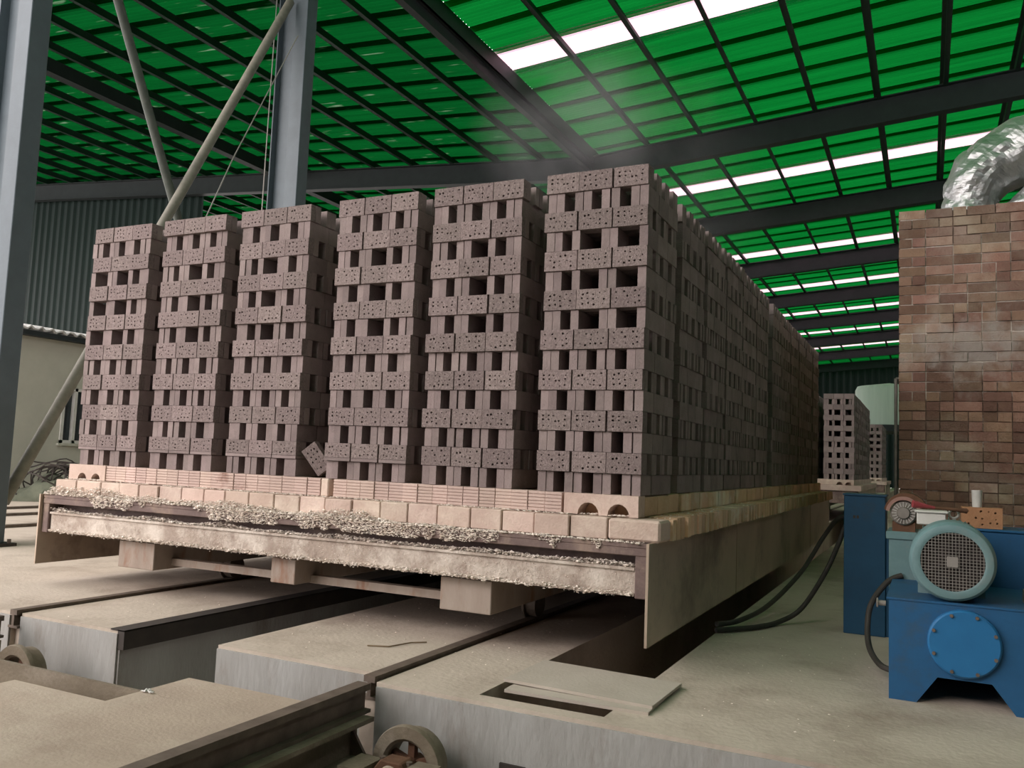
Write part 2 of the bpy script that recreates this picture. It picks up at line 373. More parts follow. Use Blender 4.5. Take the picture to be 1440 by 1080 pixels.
g = MB(); xx = -16.5; zz = zr(xx)
g.box(xx-0.13, xx+0.13, 1.8, Y1R, zz-0.02, zz+0.3)
obj('eave_beam', g, M_truss, ceiling)

# walls
def corr_wall(name, x0, x1, y, z0, z1, m_, pitch=0.25, amp=0.03, along='x'):
    V = []; F = []
    n = int(abs(x1-x0)/pitch*4)
    for i in range(n+1):
        t = x0 + (x1-x0)*i/n
        d = amp*math.copysign(1, math.sin(2*math.pi*i/4+0.7))
        for zz in (z0, z1):
            V.append((t, y+d, zz) if along == 'x' else (y+d, t, zz))
    for i in range(n): F.append((2*i, 2*i+2, 2*i+3, 2*i+1))
    mb = MB(); mb.add(V, F)
    o = obj(name, mb, m_, org=(0, 0, 0), kind='structure')
    return o
tag(corr_wall('wall_back_left', -42, -20.5, CY+D3*3+0.4, 0, zr(-31)+0.9, M_gwall, 0.35), 'dark green corrugated sheet wall behind the plastered building')
tag(corr_wall('wall_back', -20, 13, 65, 0, 10.5, M_gwall, 0.5), 'dark green sheet wall closing the far end of the hall')
tag(corr_wall('wall_right_blocker', -9.0, 65, 7.0, 0, 8.5, M_gwall, 0.5, along='y'), 'unseen dark green sheet wall added at the right to block daylight')  # added out of view to block daylight; gap above it lets some in

tag(corr_wall('wall_front_blocker_tall', 0.6, 7.0, -8.0, 0, 9.8, M_gwall, 0.5), 'tall unseen dark green sheet wall added behind the viewer to block sky light')  # added behind the camera to keep front-right sky light off the stacks
tag(corr_wall('wall_front_blocker_low', -5.0, 0.6, -8.0, 0, 4.4, M_gwall, 0.5), 'low unseen dark green sheet wall added behind the viewer to shape the daylight')  # added behind the camera; cuts low front light, sun passes over it

# plastered building on the left with window and eave
bl = thing('outbuilding', (-14, 6, 0), 'low pale plastered building with corrugated eave behind the left column', 'building')
m = MB(); m.box(-19, -14, 4.2, 7.0, 0, 1.93); m.box(-19, -14, 6.66, 7.28, 0, 0.97)
m = MB(); wy0, wy1, wz0, wz1 = 6.72, 7.30, 1.02, 2.12
m.box(-19, -14, 3.4, wy0, 0, 3.12); m.box(-19, -14, wy1, 14, 0, 3.12); m.box(-19, -14, wy0, wy1, 0, wz0); m.box(-19, -14, wy0, wy1, wz1, 3.12)
obj('facade', m, M_plast, bl)
m = MB(); m.box(-14.1, -13.97, wy0, wy1, wz0, wz0+0.06); m.box(-14.1, -13.97, wy0, wy1, wz1-0.06, wz1)
for yy in (wy0, (wy0+wy1)/2-0.03, wy1-0.06): m.box(-14.1, -13.97, yy, yy+0.06, wz0, wz1)
wf = obj('window_frame', m, M_white, bl)
m = MB(); m.box(-14.08, -14.06, wy0+0.05, (wy0+wy1)/2-0.02, wz0+0.05, wz1-0.05); obj('pane', m, M_glass, wf)
m = MB(); m.box(-14.08, -14.06, (wy0+wy1)/2+0.02, wy1-0.05, wz0+0.05, wz1-0.05); obj('pane', m, M_glass, wf)
m = MB(); m.box(-14.05, -13.93, wy0-0.05, wy1+0.05, wz0-0.05, wz0); obj('window_sill', m, M_plast, bl)
V = []; F = []
n = 150
for i in range(n+1):
    yy = 3.2 + 11*i/n; dz = 0.035*math.sin(2*math.pi*(yy-3.2)/0.21)
    V += [(-13.72, yy, 3.18+dz), (-16.5, yy, 3.55+dz), (-13.72, yy, 3.15+dz), (-16.5, yy, 3.52+dz)]
for i in range(n):
    a = 4*i; b = a+4
    F += [(a, b, b+1, a+1), (a+2, a+3, b+3, b+2), (a, a+2, b+2, b)]
m = MB(); m.add(V, F); obj('eave_sheet', m, M_tile, bl)
m = MB(); m.box(-14.0, -13.78, 3.3, 14.2, 3.03, 3.12); obj('fascia', m, M_truss, bl)

# ------------------------------------------------------------------ columns and braces at the left
def column(y, lab, xo, ch=0.23, cd=0.22, dep=0.55):
    """built-up column: box chord towards the car, web plate, thin outer flange"""
    top = zr(xo-0.2) + 0.20
    t = thing('steel_column', (xo-dep/2, y, 0), lab, 'column', 'steel columns at the left')
    m = MB(); m.box(xo-ch, xo, y-cd/2, y+cd/2, 0.03, top); obj('box_chord', m, M_col, t, bevel=0.006)
    m = MB(); m.box(xo-dep+0.02, xo-ch, y-0.008, y+0.008, 0.03, top); obj('web_plate', m, M_col, t)
    m = MB(); m.box(xo-dep, xo-dep+0.02, y-cd/2, y+cd/2, 0.03, top); obj('outer_flange', m, M_col, t)
    m = MB(); m.box(xo-dep-0.06, xo+0.08, y-cd/2-0.08, y+cd/2+0.08, 0, 0.03); obj('base_plate', m, M_dark, t)
    for dx in (0.045, -dep-0.03):
        for dy in (-0.13, 0.13):
            m = MB(); m.lathe([(0, 0.07), (0.018, 0.07), (0.018, 0.02)], (xo+dx, y+dy, 0.0), 'z', 6); obj('anchor_bolt', m, M_rail, t)
column(0.98, 'near blue-grey steel column at the left edge of the photo', -6.92)
column(5.05, 'far blue-grey steel column rising behind the third brick stack', -6.83)
def pipe(name, a, b, r, lab, M_pipe=M_pipe):
    m = MB(); m.tube([a, b], r, 14)
    t = obj(name, m, M_pipe, smooth=True)
    return tag(t, lab, 'brace', 'diagonal braces between the columns')
pipe('brace_pipe', (-7.1, 1.16, 0.42), (-7.1, 4.86, 7.70), 0.062, 'pale brace pipe rising from the near column foot to the far column')
pipe('brace_pipe', (-7.25, 1.42, 7.75), (-7.25, 4.93, 0.42), 0.055, 'darker brace pipe crossing behind, falling towards the far column foot', M_pipe2)
m = MB(); m.tube([(-6.86, 4.80, 7.1), (-6.95, 4.3, 5.95), (-7.0, 3.85, 4.95), (-7.0, 3.40, 3.90), (-7.0, 2.2, 1.2)], 0.008, 6)
tag(obj('tie_wire', m, M_wire), 'thin pale wire hanging slantwise beside the far column', 'wire')
m = MB(); m.tube([(-7.40, 4.90, 7.9), (-7.41, 4.89, 5), (-7.42, 4.88, 0.05)], 0.008, 6)
tag(obj('drop_cable', m, M_wire), 'thin vertical cable running down the far column', 'wire')

# ------------------------------------------------------------------ bricks
BW, BH, BT = 0.2005, 0.115, 0.053         # face width, height, thickness
SX = [-4.4977, -3.7351, -2.9766, -2.1231, -1.3888, -0.6167]
WST = 0.6167; ZB = 0.90
PT = [0.0, 0.053, 0.170, 0.223, 0.3405, 0.3935, 0.5105, 0.5635]      # eight thin positions across one stack
REM = {0: (1, 4), 1: (4,), 2: (3,), 3: (4,), 4: (4,), 5: (3, 6)}      # bricks left out in the second to fourth end rows
ROWY = [0.0, 0.79, 1.45, 2.12, 2.80, 3.47, 4.32, 4.99, 5.66, 6.33, 7.00, 7.67]
def holed_mesh(name, m_, seed, W_=BW, T_=BT, H_=BH, cols=5, rows=3):
    """brick with real round holes in the face that looks to -y; origin at its lower left front corner"""
    r = random.Random(seed); V = []; F = []
    mx_, mz_ = 0.018, 0.012
    xs = [0, mx_] + [mx_ + (W_-2*mx_)*i/cols for i in range(1, cols)] + [W_-mx_, W_]
    zs = [0, mz_] + [mz_ + (H_-2*mz_)*i/rows for i in range(1, rows)] + [H_-mz_, H_]
    idx = {}
    def vi(p):
        k = (round(p[0], 5), round(p[1], 5), round(p[2], 5))
        if k not in idx: idx[k] = len(V); V.append(p)
        return idx[k]
    for i in range(len(xs)-1):
        for j in range(len(zs)-1):
            x0, x1, z0, z1 = xs[i], xs[i+1], zs[j], zs[j+1]
            q = [vi((x0,0,z0)), vi((x1,0,z0)), vi((x1,0,z1)), vi((x0,0,z1))]
            inner = 1 <= i <= cols and 1 <= j <= rows
            if not inner or r.random() < 0.16: F.append(tuple(q)); continue
            cx, cz = (x0+x1)/2 + r.uniform(-.008, .008), (z0+z1)/2 + r.uniform(-.007, .007)
            rad = r.uniform(0.0034, 0.0075); n = 8
            ring = []; back = []
            for k in range(n):
                t = 2*math.pi*(k+0.5)/n - 0.75*math.pi - math.pi/8*0
                dx, dz = rad*math.cos(t), rad*math.sin(t)*r.uniform(0.75, 1.1)
                ring.append(len(V)); V.append((cx+dx, 0, cz+dz)); back.append(len(V)); V.append((cx+dx, 0.03, cz+dz))
            # ring starts near the lower left corner: two ring segments per side
            for s_ in range(4):
                a = q[s_]; b = q[(s_+1) % 4]
                k0 = (2*s_-0) % n
                F.append((a, ring[(k0+1) % n], ring[k0])); F.append((a, b, ring[(k0+2) % n], ring[(k0+1) % n]))
            for k in range(n):
                k2 = (k+1) % n; F.append((ring[k], ring[k2], back[k2], back[k]))
            F.append(tuple(back))
    o = len(V)
    V += [(0,T_,0),(W_,T_,0),(W_,T_,H_),(0,T_,H_)]
    bl_, br_, tr_, tl_ = vi((0,0,0)), vi((W_,0,0)), vi((W_,0,H_)), vi((0,0,H_))
    bot = [vi((x_,0,0)) for x_ in xs]; top = [vi((x_,0,H_)) for x_ in xs]; lef = [vi((0,0,z_)) for z_ in zs]; rig = [vi((W_,0,z_)) for z_ in zs]
    F += [(o, o+3, o+2, o+1), tuple([o, o+1]+bot[::-1]), tuple([o+2, o+3]+top), tuple([o+3, o]+lef), tuple([o+1, o+2]+rig[::-1])]
    me = bpy.data.meshes.new(name); me.from_pydata(V, [], F); me.materials.append(m_); me.update()
    return me
P_ME = [holed_mesh('holed_face', M_face, 11+i) for i in range(6)]
def plain_mesh(name, m_, sx, sy, sz, bev=0.002):
    b = MB(); b.box(0, sx, 0, sy, 0, sz); me = b.mesh(name, m_); return me
E_ME = plain_mesh('end_brick', M_raw, BT-0.0045, BW, BH-0.0025)
ORD = ['top', 'second', 'third', 'fourth', 'fifth', 'sixth', 'seventh', 'bottom']
ORDX = ['leftmost', 'second', 'third', 'fourth', 'fifth', 'sixth', 'seventh', 'rightmost']
STK = ['leftmost stack', 'second stack from left', 'third stack from left', 'fourth stack from left', 'fifth stack from left', 'rightmost front stack']
GRP = 'unfired bricks stacked on the near kiln car'
def brick_obj(me, loc, rot, lab):
    o = bpy.data.objects.new('perforated_brick', me); COL.objects.link(o)
    o.location = loc; o.rotation_euler = rot
    return tag(o, lab, 'brick', GRP)
stuff_boxes = []                    # (x0,y0,z0,sx,sy,sz)
rj = random.Random(5)
def stack(col, x0, y0, front, rich=True):
    """rows alternate: end-on bricks at the bottom, face-on bricks above, eight of each"""
    for lv in range(16):
        z = ZB + lv*BH
        rank = 7 - lv//2                                      # 0 = top pair of rows
        ox = rj.uniform(-0.005, 0.005); oy = rj.uniform(-0.006, 0.006)
        if lv % 2 == 0:                                       # end-on
            rem = REM[col % 6] if 1 <= rank <= 3 else ()
            exo = -0.02 if (col == 0 and lv > 1) else 0.006
            for i, px in enumerate(PT):
                if i in rem: continue
                j = rj.uniform(-0.004, 0.004)
                for d in range(3):
                    yy = y0 + 0.012 + oy + d*(BW+0.003) + rj.uniform(-0.004, 0.004)
                    pos = (x0+px+ox+j+(exo if i < 2 else 0)*(1 if i == 0 else 0.6), yy, z)
                    if front and d == 0 and (col in (4, 5) or (col == 3 and rank >= 4)):
                        brick_obj(E_ME, pos, (0, 0, rj.uniform(-0.012, 0.012)), 'clay brick end, %s of %s end-on row%s, %s' % (ORDX[i], ORD[rank], '' if rank in (0, 7) else ' down', STK[col]))
                    else: stuff_boxes.append((*pos, BT-0.0045, BW, BH-0.0025))
        else:                                                 # face-on
            for i in range(3):
                for d, py in enumerate(PT):
                    j = rj.uniform(-0.004, 0.004)
                    pos = (x0 + ox + j + i*(BW+0.0075), y0 + oy + py + (rj.uniform(-0.004, 0.003)), z)
                    if front and d == 0:
                        thin = lv == 1 and col < 4
                        o = brick_obj(P_ME[rj.randrange(6)], (pos[0], pos[1], pos[2]+(0.022 if thin else 0.0)), (0, 0, rj.uniform(-0.014, 0.014)),
                                  'clay brick face, %s of %s face-on row%s, %s' % (['left', 'middle', 'right'][i], ORD[rank], '' if rank in (0, 7) else ' down', STK[col]))
                        o.scale = (1, 1, 0.80 if thin else 0.982)
                        if thin: stuff_boxes.append((pos[0], pos[1], pos[2]+0.001, BW, BT, 0.019))
                    else: stuff_boxes.append((*pos, BW, BT-0.0045, BH-0.0025))
for ri, ry in enumerate(ROWY):
    for c in range(6):
        dx = 0.0
        if ri > 0 and c < 5: dx = [0.0, 0.05, 0.07, -0.05, 0.075][c] * (1 if ri % 2 else -0.5)
        if ri > 0 and c == 5: dx = rj.uniform(-0.015, 0.004)
        stack(c, SX[c]+dx, ry, ri == 0)
# tie bricks bridging between neighbouring stacks
for c, lv in ((0, 3), (0, 9), (4, 11), (4, 9), (2, 13), (1, 7), (3, 5)):
    stuff_boxes.append((SX[c]+WST-0.03, 0.40, ZB+lv*BH, 0.24, BT, BH-0.001))
# second and third loaded cars far down the track
for y0, cols, rows in ((15.0, (3, 4, 5), 8), (27.5, (4, 5), 5)):
    for rr in range(rows):
        for c in cols:
            stack(c, SX[c], y0 + rr*0.70, False)
A = np.array(stuff_boxes); nb = len(A)
unit = np.array([(0,0,0),(1,0,0),(1,1,0),(0,1,0),(0,0,1),(1,0,1),(1,1,1),(0,1,1)], float)
quad = np.array([(0,3,2,1),(4,5,6,7),(0,1,5,4),(1,2,6,5),(2,3,7,6),(3,0,4,7)])
VV = (A[:, None, :3] + unit[None]*A[:, None, 3:]).reshape(-1, 3)
FF = (quad[None] + (np.arange(nb)*8)[:, None, None]).reshape(-1, 4)
me = bpy.data.meshes.new('stacked_bricks')
me.vertices.add(len(VV)); me.vertices.foreach_set('co', VV.ravel())
me.loops.add(FF.size); me.loops.foreach_set('vertex_index', FF.ravel().astype(np.int32))
me.polygons.add(len(FF)); me.polygons.foreach_set('loop_start', np.arange(0, FF.size, 4, dtype=np.int32)); me.polygons.foreach_set('loop_total', np.full(len(FF), 4, dtype=np.int32))
me.polygons.foreach_set('use_smooth', np.zeros(len(FF), dtype=bool))
me.materials.append(M_raw); me.update(calc_edges=True)
o = bpy.data.objects.new('stacked_bricks', me); COL.objects.link(o)
tag(o, 'remaining brown clay bricks cross-stacked behind the front rows and on farther cars', 'bricks', GRP, 'stuff')
# a loose brick leaning between two stacks
lb = bpy.data.objects.new('perforated_brick', P_ME[2]); COL.objects.link(lb)
lb.location = (-2.335, 0.02, ZB+0.165); lb.rotation_euler = (math.radians(8), math.radians(52), math.radians(20))
tag(lb, 'loose brick leaning in the gap between third and fourth stacks', 'brick', GRP)

# ------------------------------------------------------------------ the near kiln car
car = thing('kiln_car', (-2.25, 4.3, 0), 'long kiln car with pinkish refractory brick deck, steel frame and side skirts', 'kiln car', 'kiln cars on the track')
CE = 8.72
m = MB(); m.box(-4.55, 0.07, -0.05, CE-0.05, 0.40, 0.66)
m.box(-4.60, 0.098, -0.175, CE, 0.640, 0.664); m.box(-4.60, 0.098, -0.175, -0.155, 0.600, 0.640)
obj('deck_frame', m, M_frame, car, bevel=0.004)
m = MB(); m.box(-4.53, 0.03, -0.150, -0.135, 0.41, 0.535); m.box(-4.53, 0.03, -0.165, -0.06, 0.395, 0.41); m.box(-4.53, 0.03, -0.165, -0.06, 0.525, 0.54); m.box(-4.53, 0.03, -0.10, -0.05, 0.41, 0.53)
obj('front_channel', m, M_crust, car)
for xa in (-4.60, 0.035):
    m = MB(); m.box(xa, xa+0.062, -0.17, -0.03, 0.385, 0.64); obj('corner_post', m, M_frame, car, bevel=0.004)
for xa in (0.100, -4.622):
    nseg = 4
    for s_ in range(nseg):
        ya = -0.195 + (CE+0.195)*s_/nseg; yb = -0.195 + (CE+0.195)*(s_+1)/nseg - 0.004
        m = MB(); m.box(xa + 0.003*(s_ % 2), xa+0.014+0.003*(s_ % 2), ya, yb, 0.150, 0.668); obj('side_skirt', m, M_skirt, car)
for xa, xb, zb in ((-1.155, -0.822, 0.192), (-2.425, -2.228, 0.22), (-3.838, -3.485, 0.192)):
    m = MB(); m.box(xa, xb, -0.10, CE-0.1, zb, 0.378); m.box(xa+0.05, xb-0.05, 0.0, CE-0.2, 0.378, 0.40)
    obj('long_beam', m, M_beam, car, bevel=0.004)
m = MB(); m.box(-3.485, -1.155, 0.06, 0.12, 0.215, 0.265); obj('cross_bar', m, M_beam, car)
m = MB(); m.box(-3.485, -1.155, 1.5, 1.56, 0.215, 0.265); obj('cross_bar', m, M_beam, car)
for x in (-3.70, -1.0):
    for y in (0.9, 4.3, 7.8):
        m = MB(); m.lathe([(0, -0.05), (0.105, -0.05), (0.105, -0.035), (0.086, -0.03), (0.086, 0.04), (0, 0.04)], (x, y, 0.106), 'x', 20)
        obj('car_wheel', m, M_rail, car)
m = MB(); m.box(-4.5, -0.02, 0.09, CE-0.1, 0.664, 0.893); obj('deck_fill', m, M_linside, car)
# lining bricks
XB = [-4.55, -4.318, -4.057, -3.857, -3.655, -3.465, -3.248, -3.037, -2.845, -2.634, -2.42, -2.21, -2.007, -1.80, -1.591, -1.393, -1.187, -0.966, -0.766, -0.565, -0.354, -0.139]
rb = random.Random(3)
for i in range(len(XB)):
    xa = XB[i]+0.003; xb = (XB[i+1] if i+1 < len(XB) else 0.152)-0.004
    fy = -0.12 + rb.uniform(-0.008, 0.006)
    m = MB(); m.box(xa, xb, fy, 0.085, 0.668, 0.783 + rb.uniform(-0.004, 0.001))
    o = obj('lining_brick', m, M_lin, car, bevel=0.012 if i == len(XB)-1 else 0.005)
def arch_block(xa, xb, ya, yb, z0, z1, cxs, r):
    """block whose front shows half-round tunnels standing on its base"""
    poly = [(xa, z0)]
    for c in cxs:
        for k in range(9):
            t = math.pi - math.pi*k/8
            poly.append((c + r*math.cos(t), z0 + r*1.05*math.sin(t) + (0.002 if 0 < k < 8 else 0)))
    poly += [(xb, z0), (xb, z1), (xa, z1)]
    m = MB(); m.prism(poly, ya, yb)
    return m
o = obj('corner_block', arch_block(-0.428, 0.0, -0.03, 0.085, 0.785, 0.899, (-0.285, -0.112), 0.062), M_lin, car)
o = obj('corner_block', arch_block(-4.535, -4.135, -0.03, 0.085, 0.785, 0.899, (-4.385, -4.235), 0.048), M_lin, car)
def rib_mesh(name, wd):
    poly = [(0.10, 0), (0.10, 0.113)]
    n = 6; h = 0.113/n
    for k in range(n):
        zt = 0.113 - k*h
        poly += [(0.0, zt-0.0005), (0.0, zt-h+0.0045), (0.006, zt-h+0.004), (0.006, zt-h+0.0005)]
    b = MB(); b.prism(poly, 0.0, wd, 'x'); me = b.mesh(name, M_rib); fix_normals(me); return me
RW = 0.1043; RIB = rib_mesh('ribbed_brick', RW-0.003)
nr = int(round((4.135-0.443)/RW)); RW = (4.135-0.443)/nr
for i in range(nr):
    x = -4.133 + i*RW
    if i == 19:
        m = MB(); m.box(x, x+0.06, -0.018, 0.08, 0.785, 0.897); obj('lining_brick', m, M_lin, car, bevel=0.006); continue
    piece('ribbed_brick', RIB, (x, -0.022 + rb.uniform(-0.004, 0.004), 0.785), car)
y = 0.09
k = 0
while y < CE-0.08:
    L_ = rb.choice((0.235, 0.24, 0.25, 0.12)); L_ = min(L_, CE-0.05-y)
    m = MB(); j = rb.uniform(-0.012, 0.008)
    m.box(-0.12, 0.0+j, y+0.002, y+L_-0.002, 0.785, 0.898 - rb.uniform(0, 0.006)); obj('lining_brick', m, M_linside, car, bevel=0.004)
    y += L_; k += 1
SIDE = [plain_mesh('side_header', M_linside, 0.155, 0.0715, 0.110 + 0.004*q) for q in range(3)]
y = 0.088
while y < CE-0.06:
    st = rb.uniform(-0.014, 0.010)
    piece('lining_brick', SIDE[rb.randrange(3)], (0.0+st, y, 0.668), car, (0, 0, rb.uniform(-0.02, 0.02)))
    y += 0.0755
# crumbs of broken lining lying along the ledges
rc = random.Random(21); CM = MB()
def crumb(x, y, z, s):
    a = rc.uniform(0, 6.28); ca, sa = math.cos(a), math.sin(a)
    P = []
    for (px, py, pz) in ((1,0,0),(0,1,0),(-1,0,0),(0,-1,0),(0.2,0.1,0.8),(0,0,-0.5)):
        f_ = s*rc.uniform(0.6, 1.25); q = (px*ca-py*sa, px*sa+py*ca, pz)
        P.append((x+q[0]*f_, y+q[1]*f_, z+q[2]*f_*0.7))
    CM.add(P, [(0,1,4),(1,2,4),(2,3,4),(3,0,4),(1,0,5),(2,1,5),(3,2,5),(0,3,5)])
def heap(x):
    return max(0.0, 0.35*mnoise.noise((x*1.9, 9.0, 0.4)) + 0.30*mnoise.noise((x*6.0, 2.0, 0.4)) + (0.42 if x < -3.3 else 0.30 if x < -2.7 else 0.16 if x < -0.9 else 0.02))
def csize():
    u_ = rc.random()
    return rc.uniform(0.0025, 0.006) if u_ < 0.72 else rc.uniform(0.006, 0.011) if u_ < 0.95 else rc.uniform(0.011, 0.019)
for i in range(11000):                                    # ledge in front of the lower bricks
    x = rc.uniform(-4.59, 0.07); h_ = heap(x)
    if rc.random() > 0.22 + 2.0*h_: continue
    y = rc.uniform(-0.188, -0.108); t = 1 - abs(y+0.135)/0.06
    crumb(x, y, 0.667 + rc.random()*h_*0.13*max(0.2, t), csize())
for i in range(14000):                                    # spilling over the front lip
    x = rc.uniform(-4.3, -0.15)
    q = 0.5*mnoise.noise((x*1.6, 0.5, 2.2)) + 0.55*mnoise.noise((x*5.0, 4.5, 2.2)) + 0.4*mnoise.noise((x*17.0, 1.5, 2.2)) + (0.36 if -2.75 < x < -0.75 else -0.02)
    if rc.random() > q*1.6: continue
    z = 0.668 - rc.random()**1.3*min(0.078, 0.012+0.13*q); crumb(x, -0.179-(0.668-z)*0.12, z, csize()*0.9)
for i in range(11000):                                    # on the front channel and its lower flange
    x = rc.uniform(-4.52, 0.02); u_ = rc.random()
    if u_ < 0.42: crumb(x, rc.uniform(-0.168, -0.10), 0.541 + rc.random()*0.040*max(0.1, 0.45+mnoise.noise((x*3, 1, 1))), csize())
    elif u_ < 0.62:
        if mnoise.noise((x*2.5, 8, 1)) + 0.5*mnoise.noise((x*9, 8, 3)) > -0.05: crumb(x, -0.151, rc.uniform(0.405, 0.535), rc.uniform(0.002, 0.0055))
    else: crumb(x, rc.uniform(-0.176, -0.150), 0.404 + rc.gauss(0, 0.006) - 0.02*rc.random()*max(0, mnoise.noise((x*6, 3, 1))), csize())
for i in range(900):                                      # between the two lining courses
    x = rc.uniform(-4.5, -0.1)
    if mnoise.noise((x*3, 1.5, 7)) < -0.1: continue
    crumb(x, rc.uniform(-0.118, -0.028), 0.787, rc.uniform(0.003, 0.010))
for i in range(160):                                      # rubble inside the two arches
    c_ = rc.choice((-0.285, -0.112, -4.385, -4.235)); crumb(c_ + rc.uniform(-0.05, 0.05), rc.uniform(-0.05, 0.03), 0.789, rc.uniform(0.005, 0.013))
for i in range(900):
    y = rc.uniform(0.1, 7.0)
    if mnoise.noise((y*1.3, 4, 7)) < -0.05: continue
    crumb(rc.uniform(0.01, 0.14), y, 0.783, rc.uniform(0.003, 0.010))
tag(obj('brick_crumbs', CM, M_crumb), 'pale crumbs of broken lining scattered along the car ledges', 'crumbs', None, 'stuff')

# ------------------------------------------------------------------ farther kiln cars
def far_car(y0, ln, lab):
    t = thing('kiln_car', (-1.5, y0+ln/2, 0), lab, 'kiln car', 'kiln cars on the track')
    m = MB(); m.box(-4.55, 0.07, y0-0.05, y0+ln, 0.40, 0.664); obj('deck_frame', m, M_frame, t)
    for xa in (0.10, -4.62):
        m = MB(); m.box(xa, xa+0.014, y0-0.19, y0+ln, 0.15, 0.668); obj('side_skirt', m, M_skirt, t)
    m = MB(); m.box(-4.55, 0.15, y0-0.12, y0+ln, 0.668, 0.783); obj('lower_lining', m, M_lin, t)
    m = MB(); m.box(-4.135, -0.43, y0-0.02, y0+ln, 0.785, 0.898); m.box(-0.43, 0, y0+0.1, y0+ln, 0.785, 0.898); obj('upper_lining', m, M_lin, t)
    obj('corner_block', arch_block(-0.428, 0.0, y0-0.03, y0+0.098, 0.785, 0.899, (-0.285, -0.112), 0.062), M_lin, t)
    for x in (-3.70, -1.0):
        for y in (y0+0.9, y0+ln-0.9):
            m = MB(); m.lathe([(0, -0.05), (0.105, -0.05), (0.105, -0.035), (0.086, -0.03), (0.086, 0.04), (0, 0.04)], (x, y, 0.106), 'x', 12); obj('car_wheel', m, M_rail, t)
    for xa, xb in ((-1.15, -0.82), (-3.84, -3.48)):
        m = MB(); m.box(xa, xb, y0-0.1, y0+ln-0.1, 0.192, 0.40); obj('long_beam', m, M_beam, t)
far_car(15.0, 6.0, 'second loaded kiln car farther down the track beside the kiln')
far_car(27.5, 4.0, 'farthest loaded kiln car at the end of the track')

# ------------------------------------------------------------------ brick kiln at the right
kiln = thing('brick_kiln', (2.6, 6.5, 0), 'tall weathered red brick kiln end wall at the right', 'kiln')
KX0, KX1, KY, KZ = 1.142, 5.6, 4.5, 3.635
m = MB(); m.box(KX0+0.012, KX1-0.01, KY+0.011, 12.0, 0, KZ-0.03); obj('mortar_core', m, M_mort, kiln)
KH = KZ/39
rk = random.Random(12)
KM = {}
def kbrick(L_):
    q = rk.randrange(3); key = (round(L_, 3), q)
    if key not in KM:
        b = MB(); b.box(0, L_-0.009, 0, 0.10, 0, KH-(0.010 if q else 0.007))
        KM[key] = b.mesh('kiln_brick', M_kiln)
    return KM[key]
rest = MB()
for c in range(39):
    x = KX0; z = c*KH
    header = rk.random() < 0.35
    if c % 2: x_first = 0.118
    else: x_first = 0.236
    first = True
    while x < KX1-0.06:
        L_ = x_first if first else (0.118 if (rk.random() < (0.85 if header else 0.2)) else 0.236)
        first = False
        if x+L_ > KX1: L_ = KX1-x
        pro = rk.uniform(-0.009, 0.006)
        if x < 2.42 and z > 0.75:
            piece('brick', kbrick(L_), (x+0.004, KY+pro, z+0.003 + rk.uniform(-0.002, 0.002)), kiln, (0, rk.uniform(-0.012, 0.012), 0))
        else:
            rest.box(x+0.004, x+L_-0.005, KY+pro, KY+0.1, z+0.003, z+KH-0.007)
        x += L_
    y = KY + 0.11 + (0.06 if c % 2 else 0)
    while y < 11.9:
        rest.box(KX0+rk.uniform(-0.004, 0.004), KX0+0.1, y, y+0.228, z+0.003, z+KH-0.007); y += 0.236
obj('brick_courses', rest, M_kiln, kiln, kind='stuff')
m = MB(); m.tube([(1.085, 5.6, 0.0), (1.085, 5.6, 2.1)], 0.018, 8); m.tube([(1.085, 5.6, 2.1), (1.16, 5.6, 2.1)], 0.014, 8)
tag(obj('stand_pipe', m, M_grey), 'thin upright pipe at the left corner of the kiln', 'pipe')

# foil-wrapped duct on top of the kiln
def foil_tube(pts, rads, n=44, seed=0.0, amp=0.028):
    P = [Vector(p) for p in pts]; m = MB(); V = []; up = Vector((0, 1, 0)); S = 110
    def cat(a, b, c, d, t): return 0.5*((2*b)+(c-a)*t+(2*a-5*b+4*c-d)*t*t+(3*b-a-3*c+d)*t**3)
    ring = 0
    for s_ in range(S+1):
        f_ = s_/S*(len(P)-1); i = min(int(f_), len(P)-2); t = f_-i
        g_ = lambda q: P[max(0, min(len(P)-1, q))]; h_ = lambda q: rads[max(0, min(len(P)-1, q))]
        p = cat(g_(i-1), g_(i), g_(i+1), g_(i+2), t); p2 = cat(g_(i-1), g_(i), g_(i+1), g_(i+2), t+0.02); r_ = cat(h_(i-1), h_(i), h_(i+1), h_(i+2), t)
        d = (p2-p).normalized(); a = up; b = d.cross(a).normalized(); a = b.cross(d)
        for k in range(n):
            an = 2*math.pi*k/n
            e = a*math.cos(an)+b*math.sin(an); q = p+e*r_
            nz = amp*(mnoise.noise(q*3.5+Vector((seed, 0, 0))) + 1.5*(abs(mnoise.noise(q*4.6+Vector((seed, 3, 0)))) - 0.3) + 0.8*(abs(mnoise.noise(q*9+Vector((seed, 5, 0)))) - 0.3) + 0.12*mnoise.noise(q*31))
            V.append(q+e*nz)
        ring += 1
    F = []
    for i in range(ring-1):
        for k in range(n):
            j = (k+1) % n; F.append((i*n+k, i*n+j, (i+1)*n+j, (i+1)*n+k))
    F.append(tuple(range(n))); F.append(tuple((ring-1)*n+k for k in range(n)))
    m.add(V, F); return m
duct = thing('foil_duct', (1.76, 5.15, KZ), 'crumpled silver foil duct curving up from the kiln top', 'duct')
obj('duct_elbow', foil_tube([(1.775, 5.15, 3.612), (1.775, 5.15, 3.80), (1.90, 5.15, 4.10), (2.30, 5.15, 4.36), (2.95, 5.15, 4.50), (4.0, 5.15, 4.55)], [0.262, 0.258, 0.30, 0.33, 0.34, 0.34]), M_foil, duct)
m = MB(); m.box(1.48, 2.04, 4.63, 5.42, KZ-0.029, KZ-0.010); obj('base_sheet', m, M_grey, duct)
